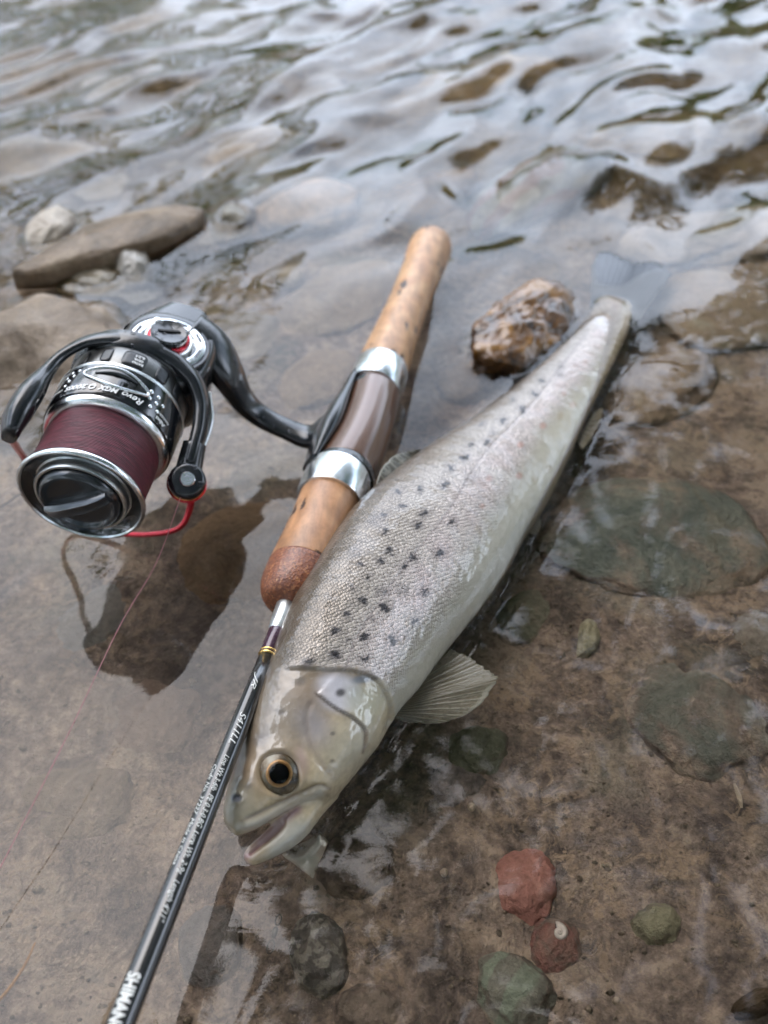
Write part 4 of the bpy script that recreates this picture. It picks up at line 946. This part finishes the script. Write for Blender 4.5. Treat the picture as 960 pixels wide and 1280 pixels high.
nb = t.bump(t.math('ADD', hh, t.math('MULTIPLY', fn_, .10)), .00034, 1.)
M_SKIN = t.pbr(col, t.math('SUBTRACT', .42, t.math('MULTIPLY', am.outputs['Fac'], .10)), t.math('MULTIPLY', am.outputs['Fac'], .28), nb, Coat_Weight=t.math('SUBTRACT', 1., t.math('MULTIPLY', am.outputs['Fac'], .45)), Coat_Roughness=.07, Coat_Normal=t.bump(t.noise(t.coord(), 95, 3, .5), .0022, .6), Subsurface_Weight=.0)
BODY = mk('body', FV2, FF, M_SKIN, TR)
me = BODY.data
a_ = me.attributes.new('pigment', 'FLOAT_COLOR', 'POINT'); a_.data.foreach_set('color', np.hstack([np.clip(colr, 0, 1), np.ones((nv, 1))]).astype(np.float32).ravel())
sz = 1.04
a_ = me.attributes.new('scale_grid', 'FLOAT_VECTOR', 'POINT'); a_.data.foreach_set('vector', np.stack([(SC_S*.92+SC_T)/1.414/sz*1.0, (SC_S*.92-SC_T)/1.414/sz, 0*SC_S], -1).astype(np.float32).ravel())
a_ = me.attributes.new('scale_mask', 'FLOAT', 'POINT'); a_.data.foreach_set('value', np.clip(scm, 0, 1).astype(np.float32))

# eye
sel = np.hypot(U-349, Vv-967) < 26
selt = sel & (top > .6); EC = FV2[selt].mean(0); EN = nrm(FN[selt].mean(0)*.45+nrm(CAM-EC)*.55)
k_ = ((EC-CAM)@FW)/F; er = 27*k_
EC = P(349, 967, EC[2]); EC = EC+EN*.0002
ex = nrm(np.cross(EN, [0, 1, 0])); ey = np.cross(EN, ex)
def eye_disc(r0, r1, z0, z1, n=48, m=6, off=(0, 0)):
    out = []
    for i in range(m):
        f = i/(m-1); r = r0+(r1-r0)*f; z = z0+(z1-z0)*math.sin(f*math.pi/2) if r1 < r0 else z0+(z1-z0)*f; th = np.linspace(0, 2*math.pi, n, endpoint=False)
        out.append(EC+off[0]*ex+off[1]*ey+EN*z+r*(np.cos(th)[:, None]*ex+np.sin(th)[:, None]*ey))
    return loft(np.array(out), (False, True))
t = NT('eye_iris'); v = t.coord(); col = t.ramp(t.noise(v, 260, 5), [(.36, (.045, .035, .022, 1)), (.5, (.17, .115, .055, 1)), (.62, (.26, .23, .17, 1))])
V, Fc = eye_disc(er*1.02, er*.52, -.0008, .0012); EYE = mk('eye', V, Fc, t.pbr(col, .4, .1), TR)
po = (0.3*k_, 0)
V, Fc = lathe(EC+EN*.0011, EN, [(0, er*.62), (.00035, er*.60), (.00045, er*.53), (.0003, er*.47), (0, er*.44)], 48, ex); mk('iris', V, Fc, simple('iris_gold', (.52, .27, .09, 1), .35, .3, .0001, 1200), EYE)
V, Fc = lathe(EC+EN*.0010, EN, [(0, er*.48), (.00025, er*.45), (.00028, er*.2), (.00028, .00001)], 40, ex); mk('pupil', V, Fc, simple('pupil_black', (.003, .003, .003, 1), .9, 0, spec=0.), EYE)
t = NT('cornea'); gb = t.n('BsdfGlossy'); gb.inputs['Roughness'].default_value = .02; tb_ = t.n('BsdfTransparent'); fz = t.n('Fresnel'); fz.inputs['IOR'].default_value = 1.28
mz = t.n('MixShader'); t.set(mz.inputs[0], fz.outputs[0]); t.set(mz.inputs[1], tb_.outputs[0]); t.set(mz.inputs[2], gb.outputs[0]); t.t.links.new(mz.outputs[0], t.out.inputs['Surface'])
V, Fc = eye_disc(er*.98, er*.04, .0002, .0026, 48, 12); mk('cornea', V, Fc, t.m, EYE)

# fins: sheets with raised rays
def fin_material(name, a, b, alpha, ray_c):
    t = NT(name); at = t.n('Attribute', attribute_name='ray'); v = t.coord()
    col = t.ramp(t.noise(v, 120, 5, .6), [(.35, c4(a)), (.65, c4(b))]); col = t.mix(at.outputs['Fac'], col, c4(ray_c))
    pb = t.n('BsdfPrincipled'); t.set(pb.inputs['Base Color'], col); pb.inputs['Roughness'].default_value = .3; pb.inputs['Coat Weight'].default_value = .4; pb.inputs['Coat Roughness'].default_value = .1
    tl = t.n('BsdfTranslucent'); t.set(tl.inputs['Color'], col); tp = t.n('BsdfTransparent')
    m1 = t.n('MixShader'); m1.inputs[0].default_value = .25; t.set(m1.inputs[1], pb.outputs[0]); t.set(m1.inputs[2], tl.outputs[0])
    m2 = t.n('MixShader'); t.set(m2.inputs[0], t.math('ADD', t.math('MULTIPLY', at.outputs['Fac'], .35), alpha)); t.set(m2.inputs[1], tp.outputs[0]); t.set(m2.inputs[2], m1.outputs[0])
    t.t.links.new(m2.outputs[0], t.out.inputs['Surface']); return t.m
def fin(name, lo, hi, mat, rays=12, nu=97, nv_=30, thick=.00025, wave=.0, ragged=.03, border=None, seed=1):
    """lo: points along the root, hi: the matching points along the free edge (world)"""
    rs = np.random.default_rng(seed); Lo, Hi = catm(lo, nu), catm(hi, nu); s = np.linspace(0, 1, nu); g = np.linspace(0, 1, nv_)
    rag = 1-ragged*np.abs(fbm(np.stack([s*9+seed, s*0, s*0], -1), 4))*1.4
    X = Lo[:, None]+(Hi-Lo)[:, None]*(g[None, :, None]*rag[:, None, None])
    nn = nrm(np.cross(Hi[nu//2]-Lo[nu//2], Hi[-1]-Hi[0]+Lo[-1]-Lo[0])); nn = nn if nn[2] > 0 else -nn
    ph = s[:, None]*rays+.10*np.sin(g*5)[None]; rayv = np.clip(np.cos(ph*2*math.pi), 0, 1)**2*(1-.35*g[None])
    fork = np.clip(np.cos(ph*4*math.pi+1.), 0, 1)**3*sm(g, .45, .8)[None]; rayv = np.maximum(rayv, fork*.8)
    X = X+nn*(rayv[..., None]*thick*.8+wave*np.sin(s*7+seed)[:, None, None]*g[None, :, None])
    V = np.vstack([(X+nn*thick/2).reshape(-1, 3), (X-nn*thick/2).reshape(-1, 3)]); N = nu*nv_; Fc = []
    for i in range(nu-1):
        for j in range(nv_-1):
            a, b, c, d = i*nv_+j, (i+1)*nv_+j, (i+1)*nv_+j+1, i*nv_+j+1; Fc += [(a, b, c, d), (N+a, N+d, N+c, N+b)]
        Fc += [(i*nv_+nv_-1, (i+1)*nv_+nv_-1, N+(i+1)*nv_+nv_-1, N+i*nv_+nv_-1), (i*nv_, N+i*nv_, N+(i+1)*nv_, (i+1)*nv_)]
    for i in (0, nu-1):
        for j in range(nv_-1): Fc.append((i*nv_+j, i*nv_+j+1, N+i*nv_+j+1, N+i*nv_+j))
    o = mk(name, V, Fc, mat, TR)
    rv = rayv*.8
    if border is not None: rv = np.maximum(rv, border(s[:, None], g[None, :]))
    o.data.attributes.new('ray', 'FLOAT', 'POINT').data.foreach_set('value', np.tile(np.clip(rv, 0, 1).ravel(), 2).astype(np.float32)); return o
M_PEC = fin_material('pectoral_skin', (.17, .145, .09), (.26, .22, .15), .36, (.36, .33, .25))
fin('pectoral_fin', [P(506, 866, .0010), P(500, 876, .0012), P(494, 885, .0014), P(487, 890, .0014), P(488, 896, .0010)],
    [P(562, 811, .0010), P(588, 820, .0030), P(606, 832, .0052), P(618, 841, .0066), P(623, 848, .0070), P(614, 866, .0046), P(594, 888, .0024), P(560, 903, .0006), P(512, 904, -.0004)], M_PEC, 15, 161, 34, .00018, .0006, .04,
    lambda s, g: .9*sm(s, .52, .58)*(1-sm(s, .72, .84))*sm(g, .90, .96)+.5*sm(s, .93, 1.)*(g > .1), 3)
M_CAU = fin_material('tail_skin', (.020, .026, .038), (.036, .045, .062), .93, (.075, .09, .115))
fin('tail_fin', [P(738, 404, -.0016), P(752, 396, -.0018), P(772, 400, -.0020), P(792, 412, -.0022)],
    [P(739, 330, -.0012), P(751, 312, -.0010), P(772, 319, -.0014), P(790, 327, -.0016), P(806, 325, -.0018), P(827, 327, -.0020), P(842, 340, -.0024)], M_CAU, 15, 97, 30, .0004, .0006, .05, None, 5)
M_DOR = fin_material('dorsal_skin', (.10, .09, .06), (.20, .18, .13), .8, (.42, .40, .33))
fin('dorsal_fin', [P(470, 622, .0180), P(500, 598, .0145), P(530, 575, .0095), P(550, 562, .0078)],
    [P(466, 616, .0205), P(474, 590, .0205), P(492, 570, .0185), P(516, 563, .0150), P(541, 562, .0110)], M_DOR, 10, 81, 20, .0004, .0008, .05, lambda s, g: .8*sm(g, .9, .97)+.5*(noise3(np.stack([s*9+0*g, g*4+0*s, 0*s*g], -1)) > .25), 7)
M_ANA = fin_material('anal_skin', (.30, .27, .21), (.40, .37, .30), .7, (.50, .48, .42))
fin('anal_fin', [P(718, 552, -.0072), P(729, 534, -.0072), P(739, 516, -.0070)],
    [P(727, 562, -.0082), P(740, 546, -.0090), P(750, 526, -.0092), P(754, 508, -.0086)], M_ANA, 8, 49, 16, .0003, .0003, .05, lambda s, g: .9*(1-sm(s, .1, .3))*(g > .3), 9)
fin('pelvic_fin', [P(650, 664, -.0078), P(654, 658, -.0078), P(660, 650, -.0078)],
    [P(668, 668, -.0098), P(674, 660, -.0104), P(674, 648, -.0102)], M_ANA, 6, 33, 12, .0003, .0002, .05, None, 11)

# small tackle lying on the bed
def swivel():
    T_ = empty('snap_swivel', P(345, 1165, -.016), 'tiny dark wire snap swivel lying on the bed below the fish mouth', 'swivel')
    M = simple('dark_steel', (.10, .10, .10, 1), .35, .8); a, b = P(352, 1136, -.0135), P(335, 1196, -.0135); d = b-a; n = nrm(np.cross(d, [0, 0, 1]))
    V, Fc = lathe(a+d*.38, d, [(0, .0003), (.0003, .0006), (.0010, .0008), (.0020, .0008), (.0027, .0006), (.0030, .0003)], 16); mk('barrel', V, Fc, M, T_)
    for c, r in ((a+d*.24, .0011), (a+d*.80, .0013)):
        th = np.linspace(0, 2*math.pi, 20); V, Fc = tube([c+r*(math.cos(x)*nrm(d)*1.3+math.sin(x)*n*.7) for x in th], .00018, 8, 40); mk('wire_loop', V, Fc, M, T_)
swivel()
def glint():  # white sheet standing in for a patch of reflected sky
    zz = [-.0085, -.0105, -.0095, -.0080]; q = [(352, 1066), (391, 1098), (410, 1052), (398, 1038)]
    L_ = [P(u, v, z) for (u, v), z in zip(q, zz)]; g = np.linspace(0, 1, 14); X = np.zeros((14, 14, 3))
    for i, a in enumerate(g):
        for j, b in enumerate(g):
            X[i, j] = L_[0]*(1-a)*(1-b)+L_[1]*a*(1-b)+L_[2]*a*b+L_[3]*(1-a)*b+np.array([0, 0, .0012*math.sin(a*3.1)*math.sin(b*3.1)+.0004*noise3(np.array([[a*4, b*4, .5]]))[0]])
    V = np.vstack([X.reshape(-1, 3), X.reshape(-1, 3)-[0, 0, .0004]]); Fc = []
    for i in range(13):
        for j in range(13):
            a = i*14+j; Fc += [(a, a+14, a+15, a+1), (196+a, 196+a+1, 196+a+15, 196+a+14)]
    rim = [i for i in range(14)]+[i*14+13 for i in range(1, 14)]+[182+i for i in range(12, -1, -1)]+[i*14 for i in range(12, 0, -1)]
    for a, b in zip(rim, rim[1:]+rim[:1]): Fc.append((a, b, b+196, a+196))
    t = NT('glint_white'); v = t.coord(); col = t.ramp(t.noise(v, 160, 4), [(.36, (.20, .17, .14, 1)), (.45, (.75, .73, .68, 1)), (.7, (.88, .87, .83, 1))])
    tag(mk('sky_glint', V, Fc, t.pbr(col, .25, .3, None, Coat_Weight=.5), None, origin=L_[0]), 'thin sheet standing for reflected sky, a white triangular flake under water against the lower jaw', 'glint')
glint()

# ------------------------------------------------------------------ the water climbs a little where it touches things
def meniscus():
    from mathutils.kdtree import KDTree
    pts = [FV2[np.abs(FV2[:, 2]) < .0008]]
    for nm in [o.name for o in COL.objects if o.type == 'MESH' and o.parent is None and o.name.split('.')[0] in ('rock', 'boulder', 'stone_slab', 'pebble', 'stone')]:
        o = bpy.data.objects[nm]; v = np.zeros(len(o.data.vertices)*3, np.float32); o.data.vertices.foreach_get('co', v); v = v.reshape(-1, 3)+wloc(o); pts.append(v[np.abs(v[:, 2]) < .0012])
    gr = []
    for v in np.arange(303, 700, .7):
        c = rod_pt(v); r = rod_r(v, float(np.interp(v, [303, 312, 345, 375, 430, 465, 490, 560, 600, 627, 640, 714], [10, 26, 25.2, 25, 29, 33, 32, 36, 42, 42, 38, 42])))
        if abs(c[2]) < r:
            w = math.sqrt(r*r-c[2]**2); n = nrm([-E1[1], E1[0], 0]); gr += [c*[1, 1, 0]+n*w, c*[1, 1, 0]-n*w]
    pts.append(np.array(gr)); A = np.vstack(pts); kd = KDTree(len(A))
    for i, p_ in enumerate(A): kd.insert((p_[0], p_[1], 0), i)
    kd.balance(); me = WATER.data; v = np.zeros(len(me.vertices)*3, np.float32); me.vertices.foreach_get('co', v); v = v.reshape(-1, 3)
    sel = np.where((np.abs(v[:, 0]) < .42) & (v[:, 1] > .02) & (v[:, 1] < .75))[0]
    for i in sel:
        d = kd.find((v[i, 0], v[i, 1], 0))[2]
        if d < .010: v[i, 2] += .0016*math.exp(-d/.0024)
    me.vertices.foreach_set('co', v.ravel()); me.update()
meniscus()
